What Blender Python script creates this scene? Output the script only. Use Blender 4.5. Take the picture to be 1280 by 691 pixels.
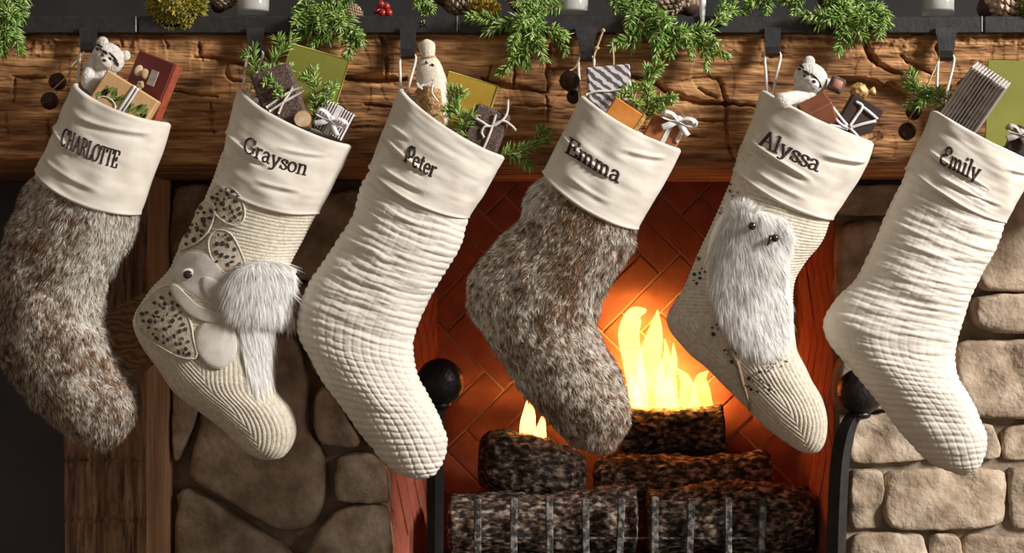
import bpy, math, random
import numpy as np
from mathutils import Vector
from mathutils.bvhtree import BVHTree

random.seed(7)
RNG = np.random.default_rng(7)
SC = bpy.context.scene
COL = SC.collection
for _o in list(bpy.data.objects):
    bpy.data.objects.remove(_o)

# ------------------------------------------------------------------ camera
# The photograph is 1280x691. The front of the mantel beam is the plane y = 0;
# one photo pixel there is S metres. Eye level is z = EZ (row 345.5).
D, S, EZ = 2.6, 0.0012, 1.0
cam_d = bpy.data.cameras.new('camera')
cam_d.sensor_fit = 'HORIZONTAL'
cam_d.sensor_width = 36.0
cam_d.lens = 36.0 * D / (1280 * S)
cam_d.clip_start = 0.05
cam = bpy.data.objects.new('camera', cam_d)
COL.objects.link(cam)
cam.location = (0, -D, EZ)
cam.rotation_euler = (math.pi / 2, 0, 0)
SC.camera = cam

# ------------------------------------------------------------------ light
SC.view_settings.view_transform = 'Standard'
SC.view_settings.look = 'None'
SC.view_settings.gamma = 1.0
SC.view_settings.use_curve_mapping = False
SC.view_settings.exposure = 0.0

world = bpy.data.worlds.new('room_light')
SC.world = world
world.use_nodes = True
_bg = world.node_tree.nodes['Background']
_bg.inputs[0].default_value = (1.0, 0.87, 0.74, 1)
_bg.inputs[1].default_value = 0.26


def area(name, loc, target, size, power, color):
    l = bpy.data.lights.new(name, 'AREA')
    l.shape = 'RECTANGLE'
    l.size, l.size_y = size
    l.energy = power
    l.color = color
    o = bpy.data.objects.new(name, l)
    COL.objects.link(o)
    o.location = loc
    o.rotation_euler = (Vector(target) - Vector(loc)).to_track_quat('-Z', 'Y').to_euler()
    return o


# daylight from one tall window on the right of the room (the side every highlight in the photograph faces)
area('window_right_offscreen', (4.1, -2.15, 3.0), (0.0, 0.1, 0.95), (0.9, 1.2), 400, (1.0, 0.975, 0.94))


# ------------------------------------------------------------------ helpers
def W(px, py, y=0.0):
    k = S * (D + y) / D
    return np.array([(px - 640) * k, y, EZ - (py - 345.5) * k])


def px(n, y=0.0):
    """n photo pixels as metres at depth y"""
    return n * S * (D + y) / D


def _hash(ix, iy, iz, seed):
    h = (ix.astype(np.int64) * 374761393 + iy.astype(np.int64) * 668265263 +
         iz.astype(np.int64) * 2147483647 + seed * 974634777) & 0xFFFFFFFF
    h = ((h ^ (h >> 13)) * 1274126177) & 0xFFFFFFFF
    h = ((h ^ (h >> 16)) * 2246822519) & 0xFFFFFFFF
    return ((h ^ (h >> 15)) & 0xFFFFFF) / float(0xFFFFFF)


def vnoise(p, seed=0):
    p = np.asarray(p, float)
    i = np.floor(p).astype(np.int64)
    f = p - i
    f = f * f * (3 - 2 * f)
    r = 0
    for dx in (0, 1):
        wx = f[..., 0] if dx else 1 - f[..., 0]
        for dy in (0, 1):
            wy = f[..., 1] if dy else 1 - f[..., 1]
            for dz in (0, 1):
                wz = f[..., 2] if dz else 1 - f[..., 2]
                r = r + wx * wy * wz * _hash(i[..., 0] + dx, i[..., 1] + dy, i[..., 2] + dz, seed)
    return r


def fbm(p, seed=0, octv=3):
    a, s, t = 0.5, 0, 0
    p = np.asarray(p, float)
    for k in range(octv):
        s = s + a * vnoise(p * (2 ** k), seed + 17 * k)
        t += a
        a *= 0.5
    return s / t


def catmull(pts, n=12, closed=False):
    pts = np.asarray(pts, float)
    m = len(pts)
    out = []
    rng = range(m) if closed else range(m - 1)
    for i in rng:
        if closed:
            p0, p1, p2, p3 = pts[i - 1], pts[i], pts[(i + 1) % m], pts[(i + 2) % m]
        else:
            p1, p2 = pts[i], pts[i + 1]
            p0 = pts[i - 1] if i > 0 else 2 * p1 - p2
            p3 = pts[i + 2] if i + 2 < m else 2 * p2 - p1
        for k in range(n):
            t = k / n
            out.append(0.5 * ((2 * p1) + (-p0 + p2) * t + (2 * p0 - 5 * p1 + 4 * p2 - p3) * t * t +
                              (-p0 + 3 * p1 - 3 * p2 + p3) * t ** 3))
    if not closed:
        out.append(pts[-1])
    return np.array(out)


def resamp(pts, n, closed=False):
    pts = np.asarray(pts, float)
    if closed:
        pts = np.vstack([pts, pts[:1]])
    d = np.r_[0, np.cumsum(np.linalg.norm(np.diff(pts, axis=0), axis=1))]
    t = np.linspace(0, d[-1], n + 1)[:-1] if closed else np.linspace(0, d[-1], n)
    return np.stack([np.interp(t, d, pts[:, k]) for k in range(pts.shape[1])], 1)


# ---- mesh helpers
class MB:
    """collects vertices and faces of one mesh"""
    def __init__(self):
        self.v, self.f, self.c, self.n = [], [], [], 0

    def add(self, v, f, col=None):
        v = np.asarray(v, float).reshape(-1, 3)
        self.v.append(v)
        self.f.extend([tuple(int(i) + self.n for i in q) for q in f])
        if col is not None:
            self.c.append(np.broadcast_to(np.asarray(col, float), (len(v), 3)))
        self.n += len(v)

    def verts(self):
        return np.vstack(self.v)


def mesh_obj(name, v, f, m=None, parent=None, smooth=True, col=None):
    v = np.asarray(v, float).reshape(-1, 3)
    if parent is not None:
        p, off = parent, np.zeros(3)
        while p is not None:
            off = off + np.array(p.location)
            p = p.parent
        v = v - off
    me = bpy.data.meshes.new(name)
    fa = np.asarray(f) if isinstance(f, np.ndarray) else None
    if fa is not None and fa.ndim == 2:
        k = fa.shape[1]
        me.vertices.add(len(v))
        me.vertices.foreach_set('co', v.astype(np.float32).ravel())
        me.loops.add(fa.size)
        me.loops.foreach_set('vertex_index', fa.astype(np.int32).ravel())
        me.polygons.add(len(fa))
        me.polygons.foreach_set('loop_start', np.arange(0, fa.size, k, dtype=np.int32))
        me.update(calc_edges=True)
        me.validate()
    else:
        me.from_pydata(v.tolist(), [], [tuple(int(i) for i in q) for q in f])
        me.update()
    if smooth:
        me.polygons.foreach_set('use_smooth', np.ones(len(me.polygons), bool))
    if col is not None:
        at = me.color_attributes.new('Col', 'FLOAT_COLOR', 'POINT')
        c4 = np.ones((len(v), 4), np.float32)
        c4[:, :3] = col
        at.data.foreach_set('color', c4.ravel())
    if m is not None:
        me.materials.append(m)
    o = bpy.data.objects.new(name, me)
    COL.objects.link(o)
    if parent is not None:
        o.parent = parent
    return o


def mb_obj(name, mb, m, parent=None, smooth=True):
    return mesh_obj(name, mb.verts(), mb.f, m, parent, smooth, np.vstack(mb.c) if mb.c else None)


def tag(o, label=None, cat=None, group=None, kind=None):
    if label:
        o['label'] = label
    if cat:
        o['category'] = cat
    if group:
        o['group'] = group
    if kind:
        o['kind'] = kind
    return o


def thing(name, label, cat, loc, group=None):
    o = bpy.data.objects.new(name, None)
    o.empty_display_size = 0.02
    COL.objects.link(o)
    o.location = tuple(float(a) for a in loc)
    return tag(o, label, cat, group)


def grid_faces(nu, nv, cu=False, cv=False):
    """index (i, j) -> i * nv + j"""
    a = np.arange(nu if cu else nu - 1)
    b = np.arange(nv if cv else nv - 1)
    A, B = np.meshgrid(a, b, indexing='ij')
    A2, B2 = (A + 1) % nu, (B + 1) % nv
    return np.stack([A * nv + B, A2 * nv + B, A2 * nv + B2, A * nv + B2], -1).reshape(-1, 4)


def frame_of(t):
    t = t / (np.linalg.norm(t) + 1e-12)
    a = np.array([0, 0, 1.0]) if abs(t[2]) < 0.9 else np.array([1.0, 0, 0])
    u = np.cross(t, a)
    u /= np.linalg.norm(u)
    return u, np.cross(t, u)


def tube(mb, pts, r, n=8, cap=True, col=None, flat=1.0):
    """tube along a polyline, r scalar or per point"""
    pts = np.asarray(pts, float)
    m = len(pts)
    r = np.broadcast_to(np.asarray(r, float), (m,))
    tg = np.gradient(pts, axis=0)
    u, w = frame_of(tg[0])
    V = []
    for i in range(m):
        t = tg[i] / (np.linalg.norm(tg[i]) + 1e-12)
        u = u - t * np.dot(u, t)
        u /= (np.linalg.norm(u) + 1e-12)
        w = np.cross(t, u)
        for k in range(n):
            a = 2 * math.pi * k / n
            V.append(pts[i] + r[i] * (math.cos(a) * u + flat * math.sin(a) * w))
    F = grid_faces(m, n, False, True).tolist()
    if cap:
        F.append(list(range(n))[::-1])
        F.append([(m - 1) * n + k for k in range(n)])
    mb.add(V, F, col)


def box(mb, c, size, ax=None, bev=0.0, col=None):
    """bevelled box, ax = 3x3 rows are local axes"""
    c = np.asarray(c, float)
    h = np.asarray(size, float) / 2
    ax = np.eye(3) if ax is None else np.asarray(ax, float)
    b = min(bev, 0.45 * h.min() * 2)
    if b <= 0:
        V = [(x, y, z) for x in (-1, 1) for y in (-1, 1) for z in (-1, 1)]
        V = np.array(V) * h
        F = [(0, 1, 3, 2), (4, 6, 7, 5), (0, 4, 5, 1), (2, 3, 7, 6), (0, 2, 6, 4), (1, 5, 7, 3)]
    else:
        V, idx, F = [], {}, []
        for sx in (-1, 1):
            for sy in (-1, 1):
                for sz in (-1, 1):
                    s = np.array([sx, sy, sz])
                    for a in range(3):
                        p = s * (h - b)
                        p[a] = s[a] * h[a]
                        idx[(sx, sy, sz, a)] = len(V)
                        V.append(p)
        for a in range(3):
            o1, o2 = [q for q in range(3) if q != a]
            for s in (-1, 1):
                q = []
                for (i, j) in ((-1, -1), (1, -1), (1, 1), (-1, 1)):
                    k = [0, 0, 0]
                    k[a], k[o1], k[o2] = s, i, j
                    q.append(idx[(k[0], k[1], k[2], a)])
                F.append(q)
        for a in range(3):
            o1, o2 = [q for q in range(3) if q != a]
            for s1 in (-1, 1):
                for s2 in (-1, 1):
                    k0, k1 = [0, 0, 0], [0, 0, 0]
                    k0[a], k0[o1], k0[o2] = -1, s1, s2
                    k1[a], k1[o1], k1[o2] = 1, s1, s2
                    F.append([idx[(*k0, o1)], idx[(*k1, o1)], idx[(*k1, o2)], idx[(*k0, o2)]])
        for sx in (-1, 1):
            for sy in (-1, 1):
                for sz in (-1, 1):
                    F.append([idx[(sx, sy, sz, a)] for a in range(3)])
        V = np.array(V)
        F2 = []
        for q in F:
            P = V[q]
            nrm = np.cross(P[1] - P[0], P[2] - P[0])
            F2.append(q if np.dot(nrm, P.mean(0)) > 0 else q[::-1])
        F = F2
    mb.add(c + V @ ax, F, col)


def ellipsoid(mb, c, r, ax=None, nu=14, nv=20, col=None, fn=None):
    th = np.linspace(0, math.pi, nu)
    ph = np.linspace(0, 2 * math.pi, nv, endpoint=False)
    T, Pp = np.meshgrid(th, ph, indexing='ij')
    V = np.stack([np.sin(T) * np.cos(Pp), np.sin(T) * np.sin(Pp), np.cos(T)], -1).reshape(-1, 3)
    if fn is not None:
        V = V * fn(V)[:, None]
    V = V * np.asarray(r, float)
    if ax is not None:
        V = V @ np.asarray(ax, float)
    mb.add(np.asarray(c, float) + V, grid_faces(nu, nv, False, True)[:, ::-1].tolist(), col)


def lathe(mb, c, prof, n=32, ax=None, col=None):
    """prof: list of (r, z)"""
    prof = np.asarray(prof, float)
    a = np.linspace(0, 2 * math.pi, n, endpoint=False)
    V = np.stack([prof[:, None, 0] * np.cos(a), prof[:, None, 0] * np.sin(a),
                  np.broadcast_to(prof[:, None, 1], (len(prof), n))], -1).reshape(-1, 3)
    if ax is not None:
        V = V @ np.asarray(ax, float)
    mb.add(np.asarray(c, float) + V, grid_faces(len(prof), n, False, True)[:, ::-1].tolist(), col)


def axes(roll=0.0, yaw=0.0, pitch=0.0):
    """rows: local x (right), y (away), z (up). roll clockwise in the picture, degrees"""
    r, w, p = (math.radians(a) for a in (roll, yaw, pitch))
    Rr = np.array([[math.cos(r), 0, -math.sin(r)], [0, 1, 0], [math.sin(r), 0, math.cos(r)]])
    Ry = np.array([[math.cos(w), math.sin(w), 0], [-math.sin(w), math.cos(w), 0], [0, 0, 1]])
    Rp = np.array([[1, 0, 0], [0, math.cos(p), math.sin(p)], [0, -math.sin(p), math.cos(p)]])
    return Rp @ Ry @ Rr


# ---- materials
def mat(name, c1, c2=None, scale=20.0, rough=0.8, bump=0.0, bscale=200.0, stretch=(1, 1, 1), metal=0.0,
        attr=False, sheen=0.0, detail=5.0, lo=0.35, hi=0.65, spec=0.3, c3=None, sub=0.0):
    m = bpy.data.materials.new(name)
    m.use_nodes = True
    nt = m.node_tree
    b = nt.nodes['Principled BSDF']
    b.inputs['Roughness'].default_value = rough
    b.inputs['Metallic'].default_value = metal
    b.inputs['Specular IOR Level'].default_value = spec
    if sheen:
        b.inputs['Sheen Weight'].default_value = sheen
        b.inputs['Sheen Roughness'].default_value = 0.5
    if sub:
        b.inputs['Subsurface Weight'].default_value = sub
        b.inputs['Subsurface Radius'].default_value = (0.01, 0.008, 0.006)
    tc = nt.nodes.new('ShaderNodeTexCoord')
    mp = nt.nodes.new('ShaderNodeMapping')
    mp.inputs['Scale'].default_value = stretch
    nt.links.new(tc.outputs['Object'], mp.inputs['Vector'])
    nz = nt.nodes.new('ShaderNodeTexNoise')
    nz.inputs['Scale'].default_value = scale
    nz.inputs['Detail'].default_value = detail
    nt.links.new(mp.outputs[0], nz.inputs['Vector'])
    rp = nt.nodes.new('ShaderNodeValToRGB')
    rp.color_ramp.elements[0].position = lo
    rp.color_ramp.elements[1].position = hi
    c2 = c1 if c2 is None else c2
    rp.color_ramp.elements[0].color = (*c1, 1)
    rp.color_ramp.elements[1].color = (*c2, 1)
    if c3 is not None:
        e = rp.color_ramp.elements.new((lo + hi) / 2)
        e.color = (*c3, 1)
    nt.links.new(nz.outputs['Fac'], rp.inputs['Fac'])
    out = rp.outputs['Color']
    if attr:
        at = nt.nodes.new('ShaderNodeVertexColor')
        at.layer_name = 'Col'
        mx = nt.nodes.new('ShaderNodeMix')
        mx.data_type = 'RGBA'
        mx.blend_type = 'MULTIPLY'
        mx.inputs['Factor'].default_value = 1.0
        nt.links.new(at.outputs['Color'], mx.inputs['A'])
        nt.links.new(out, mx.inputs['B'])
        out = mx.outputs['Result']
    nt.links.new(out, b.inputs['Base Color'])
    if bump:
        n2 = nt.nodes.new('ShaderNodeTexNoise')
        n2.inputs['Scale'].default_value = bscale
        n2.inputs['Detail'].default_value = 4
        nt.links.new(mp.outputs[0], n2.inputs['Vector'])
        bp = nt.nodes.new('ShaderNodeBump')
        bp.inputs['Strength'].default_value = bump
        bp.inputs['Distance'].default_value = 0.004
        nt.links.new(n2.outputs['Fac'], bp.inputs['Height'])
        nt.links.new(bp.outputs[0], b.inputs['Normal'])
    return m


def stripes(name, c1, c2, scale, axis='X', dist=0.5, rough=0.7, dscale=1.0):
    m = mat(name, c1, c2, rough=rough)
    nt = m.node_tree
    nz = [n for n in nt.nodes if n.type == 'TEX_NOISE'][0]
    rp = [n for n in nt.nodes if n.type == 'VALTORGB'][0]
    wv = nt.nodes.new('ShaderNodeTexWave')
    wv.bands_direction = axis
    wv.inputs['Scale'].default_value = scale
    wv.inputs['Distortion'].default_value = dist
    wv.inputs['Detail'].default_value = 2
    wv.inputs['Detail Scale'].default_value = dscale
    nt.links.new(wv.outputs['Fac'], rp.inputs['Fac'])
    tc = [n for n in nt.nodes if n.type == 'TEX_COORD'][0]
    nt.links.new(tc.outputs['Object'], wv.inputs['Vector'])
    nt.nodes.remove(nz)
    return m


ONE = (1, 1, 1)
M = dict(
    iron=mat('black_iron', (0.018, 0.016, 0.016), (0.030, 0.027, 0.026), 60, 0.5, 0.15, 160, spec=0.4),
    iron_ball=mat('cast_iron', (0.012, 0.011, 0.011), (0.02, 0.018, 0.018), 80, 0.34, 0.5, 120, spec=0.5),
    beam=mat('hewn_oak', (0.14, 0.058, 0.022), (0.66, 0.36, 0.15), 9, 0.75, 0.8, 32, (1, 5, 11), attr=True,
             c3=(0.36, 0.17, 0.067), lo=0.32, hi=0.68, detail=10),
    post_front=mat('split_timber', (0.11, 0.060, 0.034), (0.48, 0.29, 0.17), 14, 0.8, 0.4, 60, (7, 7, 1), lo=0.3, hi=0.7),
    post_side=mat('planed_pine', (0.52, 0.29, 0.155), (0.70, 0.43, 0.25), 10, 0.7, 0.15, 60, (7, 7, 1)),
    dark_wall=mat('dark_plaster', (0.020, 0.019, 0.020), (0.030, 0.028, 0.028), 6, 0.9),
    dark_panel=mat('charcoal_panel', (0.060, 0.057, 0.060), (0.080, 0.075, 0.077), 6, 0.9),
    grate=mat('worn_iron', (0.04, 0.036, 0.033), (0.45, 0.40, 0.36), 90, 0.4, 0.6, 200, spec=0.5, lo=0.45, hi=0.75),
    mortar=mat('mortar', (0.20, 0.15, 0.105), (0.36, 0.285, 0.21), 30, 0.95, 0.6, 120),
    stone=mat('tan_fieldstone', (0.25, 0.175, 0.115), (0.60, 0.485, 0.365), 22, 0.92, 0.95, 95, c3=(0.42, 0.32, 0.225), attr=True, lo=0.3, hi=0.7, detail=8),
    brick=mat('red_firebrick', (0.38, 0.098, 0.060), (0.47, 0.130, 0.078), 25, 0.85, 0.3, 120, attr=True),
    fire_mortar=mat('orange_mortar', (0.62, 0.28, 0.15), (0.70, 0.34, 0.19), 40, 0.9, 0.2),
    floor=mat('floor_boards', (0.10, 0.06, 0.035), (0.17, 0.10, 0.06), 8, 0.6, 0.1, 40, (1, 8, 1)),
    hearth=mat('hearth_slate', (0.05, 0.045, 0.042), (0.09, 0.08, 0.075), 10, 0.7, 0.3, 60),
    bark=mat('charred_bark', (0.030, 0.022, 0.017), (0.66, 0.52, 0.39), 110, 0.95, 1.0, 150, (0.6, 1, 1), attr=True, lo=0.42, hi=0.66, c3=(0.20, 0.135, 0.095), detail=8),
    log_end=mat('sawn_log_end', (0.10, 0.05, 0.03), (0.25, 0.13, 0.07), 40, 0.9, 0.5, 90),
    canvas=mat('cream_canvas', (0.645, 0.585, 0.495), (0.715, 0.66, 0.575), 35, 0.9, 0.25, 900, sheen=0.15),
    quilt=mat('ivory_quilt', (0.66, 0.605, 0.52), (0.74, 0.69, 0.61), 30, 0.88, 0.2, 700, sheen=0.2),
    knit=mat('oatmeal_knit', (0.52, 0.455, 0.345), (0.70, 0.635, 0.52), 160, 0.95, 0.5, 500, sheen=0.2, lo=0.3, hi=0.62),
    thread=mat('dark_brown_thread', (0.022, 0.012, 0.010), (0.045, 0.026, 0.022), 300, 0.6, 0.2, 900),
    hide=mat('fur_hide', (0.16, 0.095, 0.06), (0.62, 0.53, 0.43), 90, 0.95, 0.6, 300, lo=0.35, hi=0.6),
    cord=mat('white_cord', (0.66, 0.60, 0.52), (0.80, 0.75, 0.68), 300, 0.85, 0.3, 700),
    twine=mat('natural_twine', (0.42, 0.29, 0.16), (0.58, 0.44, 0.27), 300, 0.85),
    ribbon=mat('white_satin_ribbon', (0.70, 0.66, 0.66), (0.82, 0.79, 0.78), 60, 0.45, spec=0.5),
    needle=mat('fir_needle', ONE, ONE, 20, 0.5, attr=True, spec=0.4),
    stem=mat('fir_twig', (0.09, 0.05, 0.025), (0.19, 0.11, 0.06), 80, 0.85),
    cone=mat('pinecone_scale', ONE, ONE, 20, 0.75, attr=True),
    moss=mat('moss_tuft', ONE, ONE, 20, 0.75, attr=True),
    kraft=mat('kraft_paper', (0.56, 0.33, 0.15), (0.66, 0.41, 0.20), 30, 0.7, 0.1, 200),
    leafprint=mat('printed_fern_green', (0.10, 0.17, 0.03), (0.26, 0.33, 0.07), 80, 0.7),
    red=mat('dark_red_board', (0.13, 0.014, 0.010), (0.17, 0.022, 0.014), 20, 0.4, spec=0.5),
    red_edge=mat('red_page_edge', (0.26, 0.055, 0.028), (0.36, 0.085, 0.04), 120, 0.5),
    acorn=mat('printed_acorn_tan', (0.52, 0.36, 0.20), (0.72, 0.56, 0.36), 90, 0.7),
    greylabel=mat('grey_paper_label', (0.38, 0.34, 0.31), (0.52, 0.48, 0.44), 90, 0.7),
    felt=mat('brown_felt', (0.065, 0.040, 0.032), (0.19, 0.13, 0.11), 300, 0.95, 0.7, 600, lo=0.35, hi=0.65),
    olive=mat('olive_paper', (0.19, 0.19, 0.028), (0.24, 0.235, 0.04), 12, 0.6, 0.05),
    olive_edge=mat('olive_paper_edge', (0.50, 0.42, 0.10), (0.58, 0.48, 0.14), 12, 0.6),
    gold=mat('mustard_paper', (0.36, 0.22, 0.025), (0.45, 0.29, 0.04), 15, 0.5, 0.05),
    stripe=stripes('striped_wrapping', (0.055, 0.035, 0.035), (0.74, 0.69, 0.66), 75, 'X', 0.6),
    birch=stripes('grey_bark_wrapping', (0.10, 0.085, 0.09), (0.66, 0.62, 0.62), 42, 'DIAGONAL', 3.0, dscale=2.0),
    yarn=stripes('grey_striped_yarn', (0.045, 0.037, 0.034), (0.34, 0.30, 0.27), 70, 'X', 2.5, 0.9, 1.5),
    orange=mat('copper_orange_paper', (0.52, 0.17, 0.025), (0.68, 0.27, 0.05), 30, 0.45, 0.1, 150, spec=0.5),
    copper=mat('copper_brown_paper', (0.24, 0.075, 0.025), (0.50, 0.18, 0.06), 40, 0.42, 0.15, 120, spec=0.5),
    choc=mat('brown_card_box', (0.20, 0.065, 0.035), (0.27, 0.095, 0.05), 30, 0.5),
    dchoc=mat('dark_chocolate_box', (0.035, 0.020, 0.016), (0.06, 0.034, 0.028), 30, 0.5),
    candy=mat('caramel_foil', (0.30, 0.15, 0.03), (0.66, 0.44, 0.16), 130, 0.35, 0.5, 200, spec=0.5),
    praline=mat('pink_brown_praline', (0.30, 0.12, 0.08), (0.42, 0.20, 0.14), 60, 0.6),
    cinnamon=mat('cinnamon_bark', (0.30, 0.14, 0.06), (0.46, 0.25, 0.12), 90, 0.8, 0.4),
    bell=mat('aged_bronze_bell', (0.035, 0.018, 0.012), (0.10, 0.05, 0.03), 40, 0.28, 0.1, 80, metal=0.7, spec=0.5),
    plush=mat('white_plush', (0.58, 0.53, 0.46), (0.80, 0.76, 0.70), 140, 0.95, 0.7, 350, sheen=0.4),
    plush_dark=mat('black_plush', (0.02, 0.017, 0.016), (0.05, 0.042, 0.04), 200, 0.95, 0.5),
    plush_tan=mat('tan_plush', (0.28, 0.19, 0.12), (0.42, 0.30, 0.20), 140, 0.95, 0.7, 350),
    sack=mat('cream_linen', (0.62, 0.53, 0.40), (0.76, 0.69, 0.57), 60, 0.9, 0.4, 400),
    burlap=mat('tan_basketweave', (0.30, 0.15, 0.05), (0.62, 0.40, 0.19), 160, 0.9, 0.8, 300, lo=0.4, hi=0.6),
    satin=mat('pale_grey_satin', (0.50, 0.455, 0.385), (0.64, 0.60, 0.54), 45, 0.5, 0.25, 60, spec=0.5),
    leaf_cloth=mat('taupe_applique_cloth', (0.44, 0.37, 0.27), (0.60, 0.53, 0.42), 120, 0.9, 0.4, 500),
    spot=mat('dark_spot_print', (0.035, 0.026, 0.022), (0.09, 0.07, 0.06), 200, 0.9),
    eye=mat('glossy_brown_eye', (0.02, 0.01, 0.008), (0.05, 0.025, 0.018), 60, 0.12, spec=0.6),
    wax=mat('white_wax', (0.80, 0.76, 0.72), (0.86, 0.83, 0.80), 20, 0.5, sub=0.2),
    berry=mat('red_berry', (0.30, 0.015, 0.015), (0.42, 0.03, 0.025), 40, 0.3, spec=0.5),
    icicle=mat('frosted_glass_icicle', (0.75, 0.74, 0.76), (0.88, 0.87, 0.88), 60, 0.25, spec=0.5),
)
# hair: part of the light passes through each fibre
_h = bpy.data.materials.new('fur_fibre')
_h.use_nodes = True
_nt = _h.node_tree
_nt.nodes.remove(_nt.nodes['Principled BSDF'])
_vc = _nt.nodes.new('ShaderNodeVertexColor')
_vc.layer_name = 'Col'
_df = _nt.nodes.new('ShaderNodeBsdfDiffuse')
_tl = _nt.nodes.new('ShaderNodeBsdfTranslucent')
_mx = _nt.nodes.new('ShaderNodeMixShader')
_mx.inputs[0].default_value = 0.22
_nt.links.new(_vc.outputs[0], _df.inputs[0])
_nt.links.new(_vc.outputs[0], _tl.inputs[0])
_nt.links.new(_df.outputs[0], _mx.inputs[1])
_nt.links.new(_tl.outputs[0], _mx.inputs[2])
_tp = _nt.nodes.new('ShaderNodeBsdfTransparent')
_m2 = _nt.nodes.new('ShaderNodeMixShader')
_m2.inputs[0].default_value = 0.32
_nt.links.new(_mx.outputs[0], _m2.inputs[1])
_nt.links.new(_tp.outputs[0], _m2.inputs[2])
_nt.links.new(_m2.outputs[0], _nt.nodes['Material Output'].inputs['Surface'])
M['fur'] = _h
_g = bpy.data.materials.new('clear_glass')
_g.use_nodes = True
_b = _g.node_tree.nodes['Principled BSDF']
_b.inputs['Transmission Weight'].default_value = 1.0
_b.inputs['Roughness'].default_value = 0.03
_b.inputs['IOR'].default_value = 1.45
_b.inputs['Base Color'].default_value = (0.95, 0.95, 0.95, 1)
M['glass'] = _g
# flames: a glowing body of hot gas, brighter where it is thicker
_f = bpy.data.materials.new('flame_gas')
_f.use_nodes = True
_nt = _f.node_tree
_nt.nodes.remove(_nt.nodes['Principled BSDF'])
_em = _nt.nodes.new('ShaderNodeEmission')
_em.inputs['Color'].default_value = (1.0, 0.66, 0.15, 1)
_em.inputs['Strength'].default_value = 17.0
_nt.links.new(_em.outputs[0], _nt.nodes['Material Output'].inputs['Volume'])
M['flame'] = _f

# ================================================================== structure
YW = 0.45          # face of the stone chimney wall
YB = 0.92          # back of the firebox
ZB, ZT = EZ - (205 - 345.5) * S, EZ - (38 - 345.5) * S      # underside and top of the beam
ZH = 0.40          # raised hearth
XL, XR = W(488, 0, YW)[0], W(1045, 0, YW)[0]                 # firebox opening
XBL, XBR = W(545, 0, YB)[0], W(1000, 0, YB)[0]                # firebox back


def slab(name, x0, x1, y0, y1, z0, z1, m, parent=None, bev=0.0):
    mb = MB()
    box(mb, ((x0 + x1) / 2, (y0 + y1) / 2, (z0 + z1) / 2), (x1 - x0, y1 - y0, z1 - z0), bev=bev)
    o = mb_obj(name, mb, m, parent, smooth=False)
    if parent is None:
        o['kind'] = 'structure'
    return o


slab('floor', -3, 3, -3.2, YW + 0.02, -0.05, 0.0, M['floor'])
slab('floor_hearth', -0.75, 1.6, -0.12, 1.1, 0.0, ZH, M['hearth'])
wall_back = slab('wall_back', W(217, 0, YW)[0], XL, YW, YW + 0.12, ZH - 0.01, ZT, M['mortar'])
wall_right = slab('wall_right', XR, 1.7, YW, YW + 0.12, ZH - 0.01, ZT, M['mortar'])
slab('wall_upper', -2.2, 2.2, YW, YW + 0.12, ZT - 0.01, 2.5, M['dark_wall'])
slab('wall_left', -2.2, W(217, 0, YW)[0], YW + 0.02, YW + 0.12, 0, ZT, M['dark_panel'])


# ---- field stones: each a lump of its own on the mortar
def stone(poly, m, parent, h=0.035, seed=0, tint=1.0, y=YW):
    p = catmull(np.array(poly, float), 6, True)
    p = 0.55 * resamp(p, 56, True) + 0.45 * resamp(np.array(poly, float), 56, True)
    c = p.mean(0)
    V = []
    for t, d in ((1.0, -0.02), (1.0, 0.45), (0.985, 0.75), (0.96, 0.93), (0.90, 1.0), (0.78, 1.02), (0.62, 1.02), (0.46, 1.02), (0.3, 1.02), (0.15, 1.02)):
        q = c + (p - c) * t
        for a in q:
            w = W(a[0], a[1], y)
            V.append([w[0], y - d * h, w[2]])
    w = W(c[0], c[1], y)
    V.append([w[0], y - 1.02 * h, w[2]])
    V = np.array(V)
    n = fbm(V * 38, seed, 2) - 0.5
    n2 = fbm(V * 14, seed + 5, 2) - 0.5
    k = np.clip((y - V[:, 1]) / h, 0, 1)
    V[:, 1] -= k * (n * 0.010 + n2 * 0.030)
    edge = np.repeat([1, 1, 1, .8, .5, .2, 0, 0, 0, 0], 56).tolist() + [0]
    V[:, 0] += (fbm(V * 60, seed + 9, 2) - 0.5) * 0.007 * edge
    V[:, 2] += (fbm(V * 60, seed + 12, 2) - 0.5) * 0.007 * edge
    F = grid_faces(10, 56, False, True).tolist()
    F += [(9 * 56 + k_, 560, 9 * 56 + (k_ + 1) % 56) for k_ in range(56)]
    cc = np.ones((len(V), 3)) * np.asarray(tint)
    return mesh_obj('stone', V, F, m, parent, True, cc)


left_stones = [
    [(222, 466), (250, 500), (247, 530), (223, 575)],
    [(253, 530), (264, 462), (330, 412), (374, 424), (388, 478), (388, 535), (408, 566), (410, 620), (390, 656), (350, 660), (306, 634), (244, 596), (242, 572)],
    [(397, 492), (407, 480), (426, 502), (450, 545), (447, 556), (407, 553), (395, 530)],
    [(424, 570), (462, 564), (483, 582), (486, 624), (424, 622)],
    [(384, 690), (422, 634), (487, 632), (487, 770), (384, 775)],
    [(226, 616), (250, 612), (300, 642), (345, 672), (372, 696), (378, 780), (226, 780)],
    [(346, 248), (420, 240), (478, 244), (482, 335), (430, 352), (372, 350), (344, 336)],
    [(223, 236), (300, 232), (338, 250), (338, 332), (223, 340)],
    [(223, 348), (334, 342), (352, 404), (258, 452), (223, 456)],
    [(360, 358), (484, 350), (485, 424), (400, 470), (382, 412)],
    [(408, 472), (486, 432), (486, 556), (456, 548), (428, 496)],
]
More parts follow.
